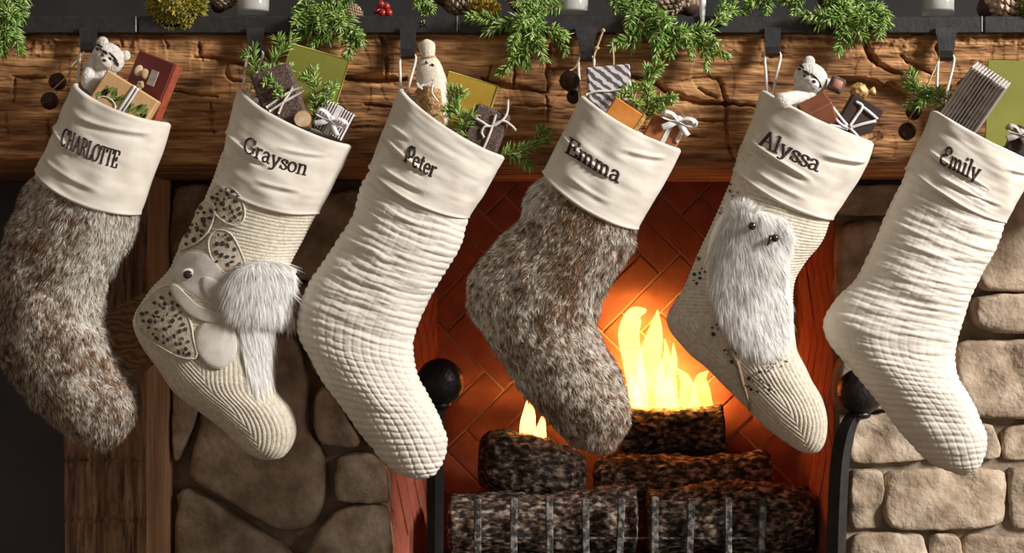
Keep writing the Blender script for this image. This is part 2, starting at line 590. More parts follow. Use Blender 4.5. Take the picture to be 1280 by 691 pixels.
right_stones = [
    [(1047, 234), (1130, 231), (1196, 235), (1197, 266), (1047, 270)],
    [(1047, 284), (1130, 278), (1198, 282), (1200, 398), (1120, 432), (1047, 436)],
    [(1212, 300), (1250, 238), (1345, 236), (1345, 356), (1222, 362)],
    [(1213, 372), (1280, 366), (1345, 368), (1345, 410), (1250, 416), (1214, 406)],
    [(1190, 430), (1260, 424), (1345, 424), (1345, 518), (1262, 522), (1196, 514)],
    [(1047, 448), (1120, 444), (1178, 430), (1184, 506), (1047, 508)],
    [(1356, 240), (1500, 238), (1500, 330), (1356, 350)],
    [(1356, 362), (1500, 342), (1500, 440), (1356, 430)],
    [(1356, 442), (1500, 452), (1500, 520), (1356, 518)],
]
squared_stones = [
    [(1062, 524), (1112, 516), (1152, 560), (1150, 575), (1063, 577)],
    [(1160, 524), (1236, 530), (1246, 570), (1164, 575)],
    [(1250, 540), (1268, 530), (1350, 528), (1350, 568), (1256, 574)],
    [(1063, 588), (1101, 590), (1102, 656), (1064, 658)],
    [(1111, 588), (1250, 586), (1253, 650), (1226, 659), (1109, 658)],
    [(1262, 584), (1350, 580), (1350, 656), (1268, 660), (1260, 640)],
    [(1066, 668), (1150, 666), (1155, 730), (1064, 730)],
    [(1162, 668), (1197, 670), (1197, 730), (1162, 730)],
    [(1205, 668), (1264, 671), (1345, 668), (1345, 730), (1203, 730)],
    [(1360, 528), (1500, 528), (1500, 600), (1360, 600)],
    [(1360, 612), (1500, 612), (1500, 730), (1360, 730)],
]
own = lambda i: 0.93 + 0.14 * ((i * 7) % 5) / 4
for i, p in enumerate(left_stones):
    stone(p, M['stone'], wall_back, 0.045, 10 + i, own(i))
for i, p in enumerate(right_stones):
    stone(p, M['stone'], wall_right, 0.04, 40 + i, own(i))
slab('mortar_bed', XR + 0.004, 1.65, YW - 0.014, YW + 0.01, ZH, W(0, 517, YW)[2], M['mortar'], wall_right)
for i, p in enumerate(squared_stones):
    stone(p, M['stone'], wall_right, 0.017, 70 + i, own(i), YW - 0.013)


# ---- herringbone firebrick lining
def clip_poly(poly, x0, x1, y0, y1):
    for ax, val, keep in ((0, x0, 1), (0, x1, -1), (1, y0, 1), (1, y1, -1)):
        out = []
        for i in range(len(poly)):
            a, b = poly[i - 1], poly[i]
            ia, ib = keep * (a[ax] - val) >= 0, keep * (b[ax] - val) >= 0
            if ia != ib:
                t = (val - a[ax]) / (b[ax] - a[ax])
                out.append((a[0] + t * (b[0] - a[0]), a[1] + t * (b[1] - a[1])))
            if ib:
                out.append(b)
        poly = out
        if len(poly) < 3:
            return []
    return poly


def herringbone(parent, o, u, v, nrm, w, h, bw=0.056, n=3, joint=0.0045, off=(0, 0)):
    o, u, v, nrm = (np.asarray(a, float) for a in (o, u, v, nrm))
    R = int((w + h) / bw) + 6
    c45 = math.sqrt(0.5)
    g = joint / 2 / bw
    for a in range(-R, R):
        for b in range(-R, R):
            rects = []
            if (a - b) % (2 * n) == 0:
                rects.append((a, b, a + n, b + 1))
            if (a - b) % (2 * n) == 2 * n - 1:
                rects.append((a, b, a + 1, b + n))
            for (x0, y0, x1, y1) in rects:
                q = [(x0 + g, y0 + g), (x1 - g, y0 + g), (x1 - g, y1 - g), (x0 + g, y1 - g)]
                q = [((x * c45 + y * c45) * bw + off[0], (-x * c45 + y * c45) * bw + off[1]) for x, y in q]
                q = clip_poly(q, 0, w, 0, h)
                if len(q) < 3:
                    continue
                A = 0.5 * abs(sum(q[i - 1][0] * q[i][1] - q[i][0] * q[i - 1][1] for i in range(len(q))))
                if A < 1.2e-4:
                    continue
                cx = sum(p[0] for p in q) / len(q)
                cy = sum(p[1] for p in q) / len(q)
                k = len(q)
                rr = random.uniform(-0.0008, 0.0010)
                V = []
                for inset, d in ((0, -0.001), (0, 0.003 + rr), (0.0022, 0.0052 + rr)):
                    for p in q:
                        dx, dy = cx - p[0], cy - p[1]
                        L = math.hypot(dx, dy) + 1e-9
                        V.append(o + u * (p[0] + dx / L * inset) + v * (p[1] + dy / L * inset) + nrm * d)
                F = []
                for lay in range(2):
                    for i in range(k):
                        j = (i + 1) % k
                        F.append((lay * k + i, lay * k + j, (lay + 1) * k + j, (lay + 1) * k + i))
                F.append(tuple(2 * k + i for i in range(k)))
                mesh_obj('brick', V, F, M['brick'], parent, False, np.ones((len(V), 3)) * random.uniform(0.86, 1.1))


ZF0, ZF1 = ZH, 1.55
fb = slab('wall_firebox_back', XBL - 0.1, XBR + 0.1, YB, YB + 0.06, ZF0 - 0.01, ZF1, M['fire_mortar'])
herringbone(fb, (XBL, YB, ZF0), (1, 0, 0), (0, 0, 1), (0, -1, 0), XBR - XBL, 1.0, off=(0.02, 0.012))


def side_wall(name, xf, xb):
    a, b = np.array([xf, YW + 0.003, 0]), np.array([xb, YB + 0.02, 0])
    dirv = (b - a) / np.linalg.norm(b - a)
    nrm = np.array([dirv[1], -dirv[0], 0]) * (1 if xf < 0 else -1)
    V = []
    for p in (a, b):
        for z in (ZF0 - 0.01, ZF1):
            V.append([p[0], p[1], z])
            V.append([p[0] - nrm[0] * 0.05, p[1] - nrm[1] * 0.05, z])
    F = [(0, 2, 6, 4), (1, 5, 7, 3), (0, 4, 5, 1), (2, 3, 7, 6), (0, 1, 3, 2), (4, 6, 7, 5)]
    o = mesh_obj(name, V, F, M['fire_mortar'], None, False)
    o['kind'] = 'structure'
    L = np.linalg.norm(b - a)
    herringbone(o, (a[0], a[1], ZF0), dirv, (0, 0, 1), nrm, L - 0.02, 1.0, off=(0.03, 0.0))
    return o


side_wall('wall_firebox_left', XL, XBL)
side_wall('wall_firebox_right', XR, XBR)
slab('ceiling_firebox', XL - 0.06, XR + 0.06, YW + 0.1, YB + 0.06, ZF1, ZF1 + 0.04, M['dark_wall'])

# ---- hewn oak mantel beam: front face carved with adze marks, checks and a chipped ledge
cracks = [
    ([(15, 95), (35, 97), (56, 96)], 1.6, 7), ([(17, 97), (18, 128)], 1.3, 5), ([(8, 140), (11, 172)], 1.2, 4),
    ([(213, 112), (235, 117), (270, 119)], 1.8, 9), ([(205, 162), (270, 164)], 1.4, 6), ([(248, 52), (252, 76)], 1.4, 6),
    ([(207, 46), (208, 62)], 1.2, 5), ([(244, 70), (280, 75), (308, 81)], 2.2, 10), ([(282, 77), (285, 96), (302, 101)], 1.5, 7),
    ([(262, 128), (266, 168)], 1.4, 6), ([(428, 96), (470, 100), (508, 99)], 3.0, 14), ([(477, 44), (482, 70), (483, 97)], 1.8, 8),
    ([(602, 98), (625, 106), (684, 115)], 2.2, 10), ([(646, 62), (641, 108)], 1.6, 7), ([(614, 82), (610, 100)], 1.3, 6),
    ([(688, 55), (684, 83), (684, 112)], 1.6, 7), ([(686, 86), (720, 88)], 1.4, 6), ([(640, 132), (690, 133)], 1.3, 5),
    ([(780, 98), (812, 101), (838, 116), (870, 127), (908, 129), (945, 134)], 2.4, 12), ([(898, 98), (907, 126), (910, 152)], 1.8, 8),
    ([(683, 120), (685, 152)], 1.2, 5), ([(906, 133), (909, 170), (918, 203)], 1.8, 8), ([(830, 103), (890, 96), (905, 105)], 1.3, 6),
    ([(868, 150), (905, 152)], 1.2, 5), ([(820, 165), (880, 172)], 1.1, 4), ([(872, 110), (895, 122)], 1.6, 7),
    ([(1083, 36), (1082, 54), (1086, 66), (1096, 80), (1126, 94)], 2.4, 11), ([(1126, 70), (1150, 84), (1166, 92)], 2.0, 9),
    ([(1176, 40), (1172, 60), (1176, 74)], 1.6, 7), ([(150, 46), (154, 60)], 1.2, 5), ([(60, 150), (62, 200)], 1.3, 5),
    ([(225, 140), (262, 139)], 1.0, 4), ([(455, 130), (492, 134)], 1.2, 5), ([(436, 160), (470, 158)], 1.0, 4), ([(570, 60), (600, 62)], 1.0, 4),
    ([(-140, 80), (-60, 90), (-20, 88)], 2, 9), ([(1320, 120), (1420, 128)], 2, 9), ([(1300, 60), (1304, 130)], 1.5, 7),
]
X0, X1 = W(-260, 0)[0], W(1540, 0)[0]
nx, nz = 1300, 150
gx = np.linspace(-260, 1540, nx)
gy = np.linspace(37, 206, nz)
GX, GY = np.meshgrid(gx, gy, indexing='ij')
P3 = np.stack([GX, GY, np.zeros_like(GX)], -1)
h = 0.010 * (fbm(P3 * [0.010, 0.02, 1], 3, 3) - 0.5)                       # broad waves
h += 0.0055 * (fbm(P3 * [0.03, 0.16, 1], 5, 3) - 0.5)                      # grain ridges
h += 0.0040 * (fbm(P3 * [0.05, 0.55, 1], 8, 2) - 0.5)
rough_amt = np.clip((75 - GY + 14 * (fbm(P3 * [0.03, 0.05, 1], 9, 2) - 0.5) * 2) / 30, 0, 1)
rough_amt = rough_amt * (0.35 + 0.65 * np.clip((np.abs(GX - 1120) < 170) * 1.0 + (GX < 180) * 0.6, 0, 1))
h += rough_amt * 0.012 * (fbm(P3 * [0.16, 0.13, 1], 21, 3) - 0.5)           # chipped upper edge
h += np.where(rough_amt > 0, 0, 0)
# facets left by the adze
cell = fbm(P3 * [0.018, 0.011, 1], 31, 1)
h += 0.006 * (np.floor(cell * 7) / 7 - 0.5)
edge_top = np.clip((GY - 37) / 7, 0, 1)
h -= 0.016 * (1 - edge_top) ** 2
h -= 0.014 * np.clip((GY - 199) / 7, 0, 1) ** 2
# broken ledge on the right: the face below it is set back
lx = [960, 985, 1010, 1040, 1060, 1078, 1095, 1120, 1150, 1175, 1210, 1260, 1300, 1340]
ly = [150, 118, 96, 98, 92, 96, 94, 108, 128, 118, 96, 92, 110, 190]
led = np.interp(GX, lx, ly, left=240, right=240) + 9 * (fbm(P3 * [0.05, 0.02, 1], 44, 3) - 0.5) * 2
below = np.clip((GY - led) / 3.0, 0, 1)
h -= 0.015 * below
h = np.where(below > 0.9, h * 0.75 - 0.005, h)
for pts, wd, dp in cracks:
    pts = np.array(pts, float)
    cp = catmull(pts, 10)
    lo_, hi_ = cp.min(0) - 12, cp.max(0) + 12
    ii = (GX > lo_[0]) & (GX < hi_[0]) & (GY > lo_[1]) & (GY < hi_[1])
    if not ii.any():
        continue
    q = np.stack([GX[ii], GY[ii]], -1)
    q = q + (np.stack([fbm(np.c_[q * 0.12, np.zeros(len(q))], 51, 2), fbm(np.c_[q * 0.12, np.ones(len(q)) * 9], 52, 2)], -1) - 0.5) * 4.5
    dd = np.full(len(q), 1e9)
    tt = np.zeros(len(q))
    for i in range(len(cp) - 1):
        a, b = cp[i], cp[i + 1]
        t = np.clip(((q - a) @ (b - a)) / ((b - a) @ (b - a) + 1e-9), 0, 1)
        d_ = np.linalg.norm(q - a - t[:, None] * (b - a), axis=1)
        better = d_ < dd
        dd = np.where(better, d_, dd)
        tt = np.where(better, (i + t) / (len(cp) - 1), tt)
    wdt = wd * (0.5 + np.sin(np.clip(tt, 0, 1) * math.pi) * 0.8)
    h[ii] -= dp * 0.0014 * np.exp(-(dd / wdt) ** 2)
V = np.stack([(GX - 640) * S, -h, EZ - (GY - 345.5) * S], -1).reshape(-1, 3)
F = grid_faces(nx, nz).tolist()
# sides, top, underside and back
nb = len(V)
bd = [i * nz for i in range(nx)] + [(nx - 1) * nz + j for j in range(1, nz)] + [i * nz + nz - 1 for i in range(nx - 2, -1, -1)] + [j for j in range(nz - 2, 0, -1)]
VB = V[bd].copy()
VB[:, 1] = YW + 0.004
V = np.vstack([V, VB])
k = len(bd)
F += [(bd[i], nb + i, nb + (i + 1) % k, bd[(i + 1) % k]) for i in range(k)]
F.append([nb + i for i in range(k)][::-1])
beam = mesh_obj('mantel_beam', V, F, M['beam'], None, True, np.ones((len(V), 3)))
tag(beam, 'rough hewn brown oak mantel beam with splits along its face', 'mantel')

# ---- timber post beside the chimney
xp0, xp1 = W(78, 0, 0.2)[0], W(179, 0, 0.2)[0]
post = thing('timber_post', 'rough timber post with a planed side under the mantel beam', 'post', ((xp0 + xp1) / 2, 0.32, 0.0))
nu, nv = 70, 260
U, Vv = np.meshgrid(np.linspace(0, 1, nu), np.linspace(0, 1, nv), indexing='ij')
PX = xp0 + U * (xp1 - xp0)
PZ = Vv * (ZB + 0.004)
pp = np.stack([PX, PZ, np.zeros_like(PX)], -1)
hh = 0.034 * (fbm(pp * [120, 5, 1], 61, 3) - 0.5) + 0.016 * (np.floor(fbm(pp * [60, 9, 1], 63, 1) * 6) / 6 - 0.5)
for (zc, amp) in ((W(0, 577, 0.2)[2], 0.009), (W(0, 652, 0.2)[2], 0.008), (W(0, 500, 0.2)[2], 0.006)):
    hh -= amp * np.exp(-((PZ - zc - 0.006 * (vnoise(pp * [40, 1, 1], 65) - .5)) / 0.003) ** 2)
hh -= 0.010 * (1 - np.clip(np.minimum(U, 1 - U) / 0.04, 0, 1)) ** 2
Vp = np.stack([PX, 0.210 - hh, PZ], -1).reshape(-1, 3)
mesh_obj('post_face', Vp, grid_faces(nu, nv)[:, ::-1], M['post_front'], post)
mb = MB()
box(mb, ((xp0 + xp1) / 2 + 0.001, 0.342, ZB / 2), (xp1 - xp0, 0.215, ZB), bev=0.003)
mb_obj('post_core', mb, M['post_side'], post, False)
# sawn-off brace end with rings, seen between the first two stockings
pb = [(118, 400), (214, 346), (214, 402), (187, 446), (150, 480), (112, 470)]
mb = MB()
pf = [W(a, b, 0.09) for a, b in pb]
pk = [p + np.array([0, 0.125, 0]) for p in pf]
n = len(pb)
mb.add(np.array(pf + pk), [tuple(range(n))[::-1], tuple(range(n, 2 * n))] + [(i, (i + 1) % n, n + (i + 1) % n, n + i) for i in range(n)])
brace = mb_obj('brace_end', mb, stripes('sawn_end_grain', (0.20, 0.10, 0.052), (0.34, 0.185, 0.10), 30, 'Z', 9, 0.8, 1.5), post, False)

# ================================================================== stockings
YS = -0.086         # middle plane of the hanging stockings
TH_F, TH_B = 150, 44


def thetas(nf, nb_):
    return np.r_[np.linspace(0, math.pi, nf, endpoint=False), np.linspace(math.pi, 2 * math.pi, nb_, endpoint=False)]


def loft_grid(Lp, Rp, dep, sag, th, y0=YS, ex=1.0):
    """Lp, Rp: (n,2) pixel outline pairs -> (n, nth, 3) world points; theta 0 = right edge, pi/2 = front"""
    n = len(Lp)
    C = (Lp + Rp) / 2
    H = (Rp - Lp) / 2
    hw = np.linalg.norm(H, axis=1)
    ax = np.stack([-H[:, 1], H[:, 0]], 1) / (hw[:, None] + 1e-9)      # down the stocking
    ct, st = np.cos(th), np.sin(th)
    cs = np.sign(ct) * np.abs(ct) ** ex
    ss = np.sign(st) * np.abs(st) ** ex
    k0 = S * (D + y0) / D
    q = C[:, None, :] + H[:, None, :] * cs[None, :, None] + ax[:, None, :] * (sag[:, None] * (np.clip(st, 0, 1) ** 1.5)[None, :])[..., None]
    X = (q[..., 0] - 640) * k0
    Z = EZ - (q[..., 1] - 345.5) * k0
    Y = y0 - dep[:, None] * ss[None, :]
    return np.stack([X, Y, Z], -1)


def grid_normals(G):
    du = np.gradient(G, axis=0)
    dv = np.roll(G, -1, 1) - np.roll(G, 1, 1)
    n = np.cross(dv, du)
    n /= (np.linalg.norm(n, axis=-1, keepdims=True) + 1e-12)
    # outward = away from ring centre
    c = G.mean(1, keepdims=True)
    s = np.sign(np.sum(n * (G - c), -1).mean())
    return n * (s if s != 0 else 1)


def split_curve(pts, k, n1, n2):
    pts = np.array(pts, float)
    cp = catmull(pts, 14)
    a, b = cp[:k * 14 + 1], cp[k * 14:]
    return np.vstack([resamp(a, n1)[:-1], resamp(b, n2)])


def bvh_of(G):
    n, m = G.shape[:2]
    return BVHTree.FromPolygons([Vector(p) for p in G.reshape(-1, 3)], grid_faces(n, m, False, True).tolist())


EYE = Vector((0, -D, EZ))


def onto(bvh, x, y, lift=0.0):
    """pixel ray onto a surface: point and normal"""
    d = (Vector(W(x, y, YS)) - EYE).normalized()
    loc, nrm, _, _ = bvh.ray_cast(EYE, d)
    if loc is None:
        loc, nrm, _, _ = bvh.find_nearest(Vector(W(x, y, YS - 0.02)))
    if nrm.y > 0:
        nrm = -nrm
    return np.array(loc + nrm * lift), np.array(nrm)


def projected_patch(poly, bvh, lift=0.0015, puff=0.002, n=40, y_noise=0.0):
    """cloth piece cut to a pixel outline and laid on a surface"""
    p = resamp(catmull(poly, 6, True), n, True)
    c = p.mean(0)
    V = []
    rings = ((1.0, 0.0), (0.985, 0.75), (0.93, 1.0), (0.8, 1.15), (0.6, 1.25), (0.4, 1.3), (0.2, 1.3))
    for t, k in rings:
        for a in c + (p - c) * t:
            q, nn = onto(bvh, a[0], a[1], 0)
            V.append(q + nn * (-0.001 if k == 0 else lift + puff * k))
    q, nn = onto(bvh, c[0], c[1], 0)
    V.append(q + nn * (lift + puff * 1.3))
    F = grid_faces(len(rings), n, False, True).tolist()
    b = (len(rings) - 1) * n
    F += [(b + i, len(V) - 1, b + (i + 1) % n) for i in range(n)]
    return np.array(V), F


def strands(P, Dn, L, wd, colr, colt, curl, rng, out=None):
    """flat tapered hairs: P root, Dn direction, L length, curl bend vector"""
    n = len(P)
    Dn = Dn / (np.linalg.norm(Dn, axis=1, keepdims=True) + 1e-9)
    rv = rng.normal(size=(n, 3))
    if out is None:
        sd = np.cross(Dn, rv)
    else:                       # blades lie flat on the pile, faces outward
        sd = np.cross(out, Dn) + rv * 0.35
        sd -= Dn * np.sum(sd * Dn, 1, keepdims=True)
        sd *= np.sign(np.sum(np.cross(sd, Dn) * out, 1, keepdims=True) + 1e-12)
    sd /= (np.linalg.norm(sd, axis=1, keepdims=True) + 1e-9)
    w = (np.broadcast_to(wd, (n,)) / 2)[:, None]
    L = np.broadcast_to(L, (n,))[:, None]
    mid = P + Dn * L * 0.55 + curl * L * 0.2
    tip = P + Dn * L + curl * L * 0.75
    V = np.stack([P - sd * w, P + sd * w, mid + sd * w * 0.8, mid - sd * w * 0.8, tip], 1).reshape(-1, 3)
    b = np.arange(n)[:, None] * 5
    T = np.vstack([b + [0, 1, 2], b + [0, 2, 3], b + [3, 2, 4]])
    C = np.stack([colr, colr, 0.4 * colr + 0.6 * colt, 0.4 * colr + 0.6 * colt, colt], 1).reshape(-1, 3)
    return V, T, C


# ---- embroidered lettering: broad-nib strokes
def arc(cx, cy, rx, ry, a0, a1, n=14):
    a = np.radians(np.linspace(a0, a1, n))
    return np.stack([cx + rx * np.cos(a), cy + ry * np.sin(a)], 1).tolist()


def ln(*p):
    return [list(a) for a in p]


def sm(*p):
    return catmull(np.array(p, float), 6).tolist()


XH = 0.64
GL = {
    'A': (0.86, [ln((.10, 0), (.42, 1)), ln((.42, 1), (.74, 0)), ln((.22, .36), (.62, .36)), ln((0, 0), (.24, 0)), ln((.58, 0), (.88, 0))]),
    'C': (0.80, [arc(.42, .5, .36, .5, 48, 318), ln((.68, .98), (.68, .68))]),
    'E': (0.76, [ln((.16, 0), (.16, 1)), ln((0, 1), (.64, 1)), ln((.16, .52), (.48, .52)), ln((0, 0), (.68, 0)), ln((.64, 1), (.64, .76)), ln((.68, 0), (.68, .26)), ln((.48, .64), (.48, .4))]),
    'G': (0.92, [arc(.44, .5, .38, .5, 46, 330), ln((.72, .98), (.72, .70)), ln((.50, .44), (.90, .44)), ln((.76, .44), (.76, .12))]),
    'H': (0.88, [ln((.16, 0), (.16, 1)), ln((.66, 0), (.66, 1)), ln((.16, .5), (.66, .5)), ln((0, 0), (.32, 0)), ln((0, 1), (.32, 1)), ln((.5, 0), (.82, 0)), ln((.5, 1), (.82, 1))]),
    'L': (0.72, [ln((.16, 0), (.16, 1)), ln((0, 1), (.34, 1)), ln((0, 0), (.64, 0)), ln((.64, 0), (.64, .3))]),
    'O': (0.88, [arc(.42, .5, .37, .5, 90, 450, 26)]),
    'R': (0.84, [ln((.16, 0), (.16, 1)), ln((0, 0), (.32, 0)), ln((0, 1), (.36, 1)), arc(.36, .75, .28, .25, 90, -90), ln((.36, .5), (.16, .5)), sm((.36, .5), (.54, .3), (.62, .06), (.8, 0))]),
    'T': (0.78, [ln((.36, 0), (.36, 1)), ln((0, 1), (.72, 1)), ln((0, 1), (0, .74)), ln((.72, 1), (.72, .74)), ln((.2, 0), (.52, 0))]),
    'a': (0.64, [sm((.07, .50), (.14, .62), (.30, .64), (.42, .52), (.42, .30), (.42, .10), (.50, 0), (.60, .04)), sm((.42, .36), (.22, .34), (.06, .20), (.10, .03), (.26, 0), (.42, .14))]),
    'e': (0.60, [ln((.07, .34), (.50, .34)), arc(.29, .32, .23, .32, 4, 320, 20)]),
    'i': (0.36, [ln((.16, 0), (.16, XH)), ln((0, 0), (.32, 0)), ln((.02, XH), (.16, XH)), ln((.15, .84), (.15, .98))]),
    'l': (0.36, [ln((.16, 0), (.16, 1)), ln((0, 0), (.32, 0)), ln((.02, 1), (.16, 1))]),
    'm': (1.04, [ln((.14, 0), (.14, XH)), ln((0, XH), (.14, XH)), ln((0, 0), (.27, 0)), sm((.14, .46), (.26, .63), (.42, .60), (.47, .42), (.47, 0)), ln((.34, 0), (.60, 0)),
                 sm((.47, .46), (.60, .63), (.76, .60), (.81, .42), (.81, 0)), ln((.68, 0), (.98, 0))]),
    'n': (0.72, [ln((.14, 0), (.14, XH)), ln((0, XH), (.14, XH)), ln((0, 0), (.27, 0)), sm((.14, .46), (.28, .63), (.46, .60), (.52, .42), (.52, 0)), ln((.38, 0), (.68, 0))]),
    'o': (0.66, [arc(.30, .32, .25, .32, 90, 450, 22)]),
    'r': (0.54, [ln((.14, 0), (.14, XH)), ln((0, XH), (.14, XH)), ln((0, 0), (.30, 0)), sm((.14, .44), (.24, .60), (.38, .64), (.46, .56))]),
    's': (0.54, [sm((.44, .50), (.36, .62), (.20, .64), (.08, .53), (.14, .40), (.32, .31), (.46, .20), (.38, .03), (.22, 0), (.06, .12)), ln((.44, .62), (.44, .44)), ln((.06, .20), (.06, .02))]),
    't': (0.46, [sm((.18, .88), (.18, .5), (.18, .14), (.26, 0), (.40, .06)), ln((.02, XH), (.38, XH))]),
    'y': (0.68, [ln((.08, XH), (.32, 0)), sm((.56, XH), (.40, .22), (.26, -.16), (.12, -.28), (.0, -.22)), ln((0, XH), (.22, XH)), ln((.44, XH), (.68, XH))]),
    # ornate capitals of the two script names
    'Q': (0.80, [sm((.10, .16), (.02, .44), (.08, .80), (.34, 1.02), (.62, .92), (.70, .66), (.58, .42), (.34, .36)), sm((.36, .98), (.24, .78), (.30, .52), (.42, .36)), ln((.42, .98), (.64, 1.08)), ln((.16, -.04), (.16, .34)), ln((0, -.04), (.34, -.04)), ln((.02, .24), (.42, .24))]),
    '3': (0.78, [sm((.66, .82), (.58, 1.0), (.36, 1.02), (.22, .84), (.30, .62), (.50, .56)), sm((.50, .56), (.20, .50), (.02, .26), (.16, .02), (.44, -.02), (.64, .12)), ln((.66, .92), (.62, .72))]),
}


def lettering(name, text, base, up, bvh, parent, thick=0.19, thin=0.085, squeeze=1.0):
    base = catmull(base, 20)
    d = np.r_[0, np.cumsum(np.linalg.norm(np.diff(base, axis=0), axis=1))]
    adv = [GL[c][0] for c in text]
    tot = sum(adv)
    upv = np.array(up, float)
    cap = np.linalg.norm(upv)
    sx = d[-1] / tot
    mb = MB()
    x0 = 0
    for c in text:
        for st in GL[c][1]:
            p = np.array(st, float)
            p = resamp(p, max(4, int(np.sum(np.linalg.norm(np.diff(p, axis=0), axis=1)) * 16) + 2))
            t = np.gradient(p, axis=0)
            t = t / (np.linalg.norm(t, axis=1, keepdims=True) + 1e-9)
            w = thin + (thick - thin) * np.abs(t[:, 1]) ** 1.3
            ratio = sx / cap
            nrm2 = np.stack([-t[:, 1], t[:, 0]], 1)
            V = []
            for i in range(len(p)):
                for s_, lf in ((-1, 0.0002), (-0.55, 0.0013), (0, 0.0018), (0.55, 0.0013), (1, 0.0002)):
                    q = p[i] + nrm2[i] * s_ * w[i] / 2 * np.array([min(1.3, 0.8 / ratio) if ratio < .8 else 1.0, 1])
                    s = np.clip((x0 + q[0]) * sx, -3, d[-1] + 3)
                    bx, by = np.interp(s, d, base[:, 0]), np.interp(s, d, base[:, 1])
                    u = upv * q[1]
                    a, nn = onto(bvh, bx + u[0], by + u[1], lf)
                    V.append(a)
            mb.add(V, grid_faces(len(p), 5).tolist())
        x0 += GL[c][0]
    return mb_obj(name, mb, M['thread'], parent)


# ---- one stocking
def make_cuff(cl, cr, root, seed, folds=(), dmax=0.064):
    """cl / cr: left and right edge pixel points, rim first"""
    n = 74
    Lp, Rp = resamp(catmull(cl, 8), n), resamp(catmull(cr, 8), n)
    th = thetas(170, 50)
    v = np.linspace(0, 1, n)
    dep = np.full(n, dmax) * (0.93 + 0.07 * v)
    sag = 11.0 + 5 * v
    G = loft_grid(Lp, Rp, dep, sag, th)
    N = grid_normals(G)
    TT = np.broadcast_to(th[None, :], G.shape[:2])
    VV = np.broadcast_to(v[:, None], G.shape[:2])
    frontness = np.clip(np.sin(TT), 0, 1)
    q = np.stack([TT * 1.6, VV * 3.2, np.zeros_like(TT)], -1)
    disp = 0.010 * (fbm(q * [1, 1, 1] + seed, seed, 2) - 0.5) * (0.3 + 0.7 * frontness)
    q2 = np.stack([TT * 1.2 + VV * 1.4, VV * 9, np.zeros_like(TT)], -1)
    disp += 0.0042 * (fbm(q2 + seed * 3, seed + 2, 2) - 0.5) * frontness
    for (v0, t0, t1, amp, slope) in folds:
        vc = v0 + slope * (TT - math.pi / 2)
        win = np.clip((TT - t0) / 0.25, 0, 1) * np.clip((t1 - TT) / 0.25, 0, 1)
        disp += win * amp * (np.exp(-((VV - vc) / 0.024) ** 2) - 0.8 * np.exp(-((VV - vc - 0.05) / 0.028) ** 2))
    # rolled hem and rim
    disp += 0.0016 * np.exp(-((VV - 0.985) / 0.02) ** 2) - 0.004 * np.clip((VV - 0.985) / 0.015, 0, 1) ** 2
    disp -= 0.0035 * np.clip((0.03 - VV) / 0.03, 0, 1) ** 2
    G = G + N * disp[..., None]
    # lining inside the mouth and turned-under hem
    ins = []
    for k, (dv, off) in enumerate(((0.0, -0.004), (0.05, -0.005), (0.22, -0.006), (0.5, -0.006))):
        i = int(dv * (n - 1))
        ins.append(G[i] + N[i] * off)
    hem = [G[-1] - N[-1] * 0.004, G[-4] - N[-4] * 0.006]
    A = np.concatenate([np.array(ins[::-1]), G, np.array(hem)], 0)
    o = mesh_obj('cuff', A.reshape(-1, 3), grid_faces(A.shape[0], len(th), False, True)[:, ::-1], M['canvas'], root)
    return o, bvh_of(G), G


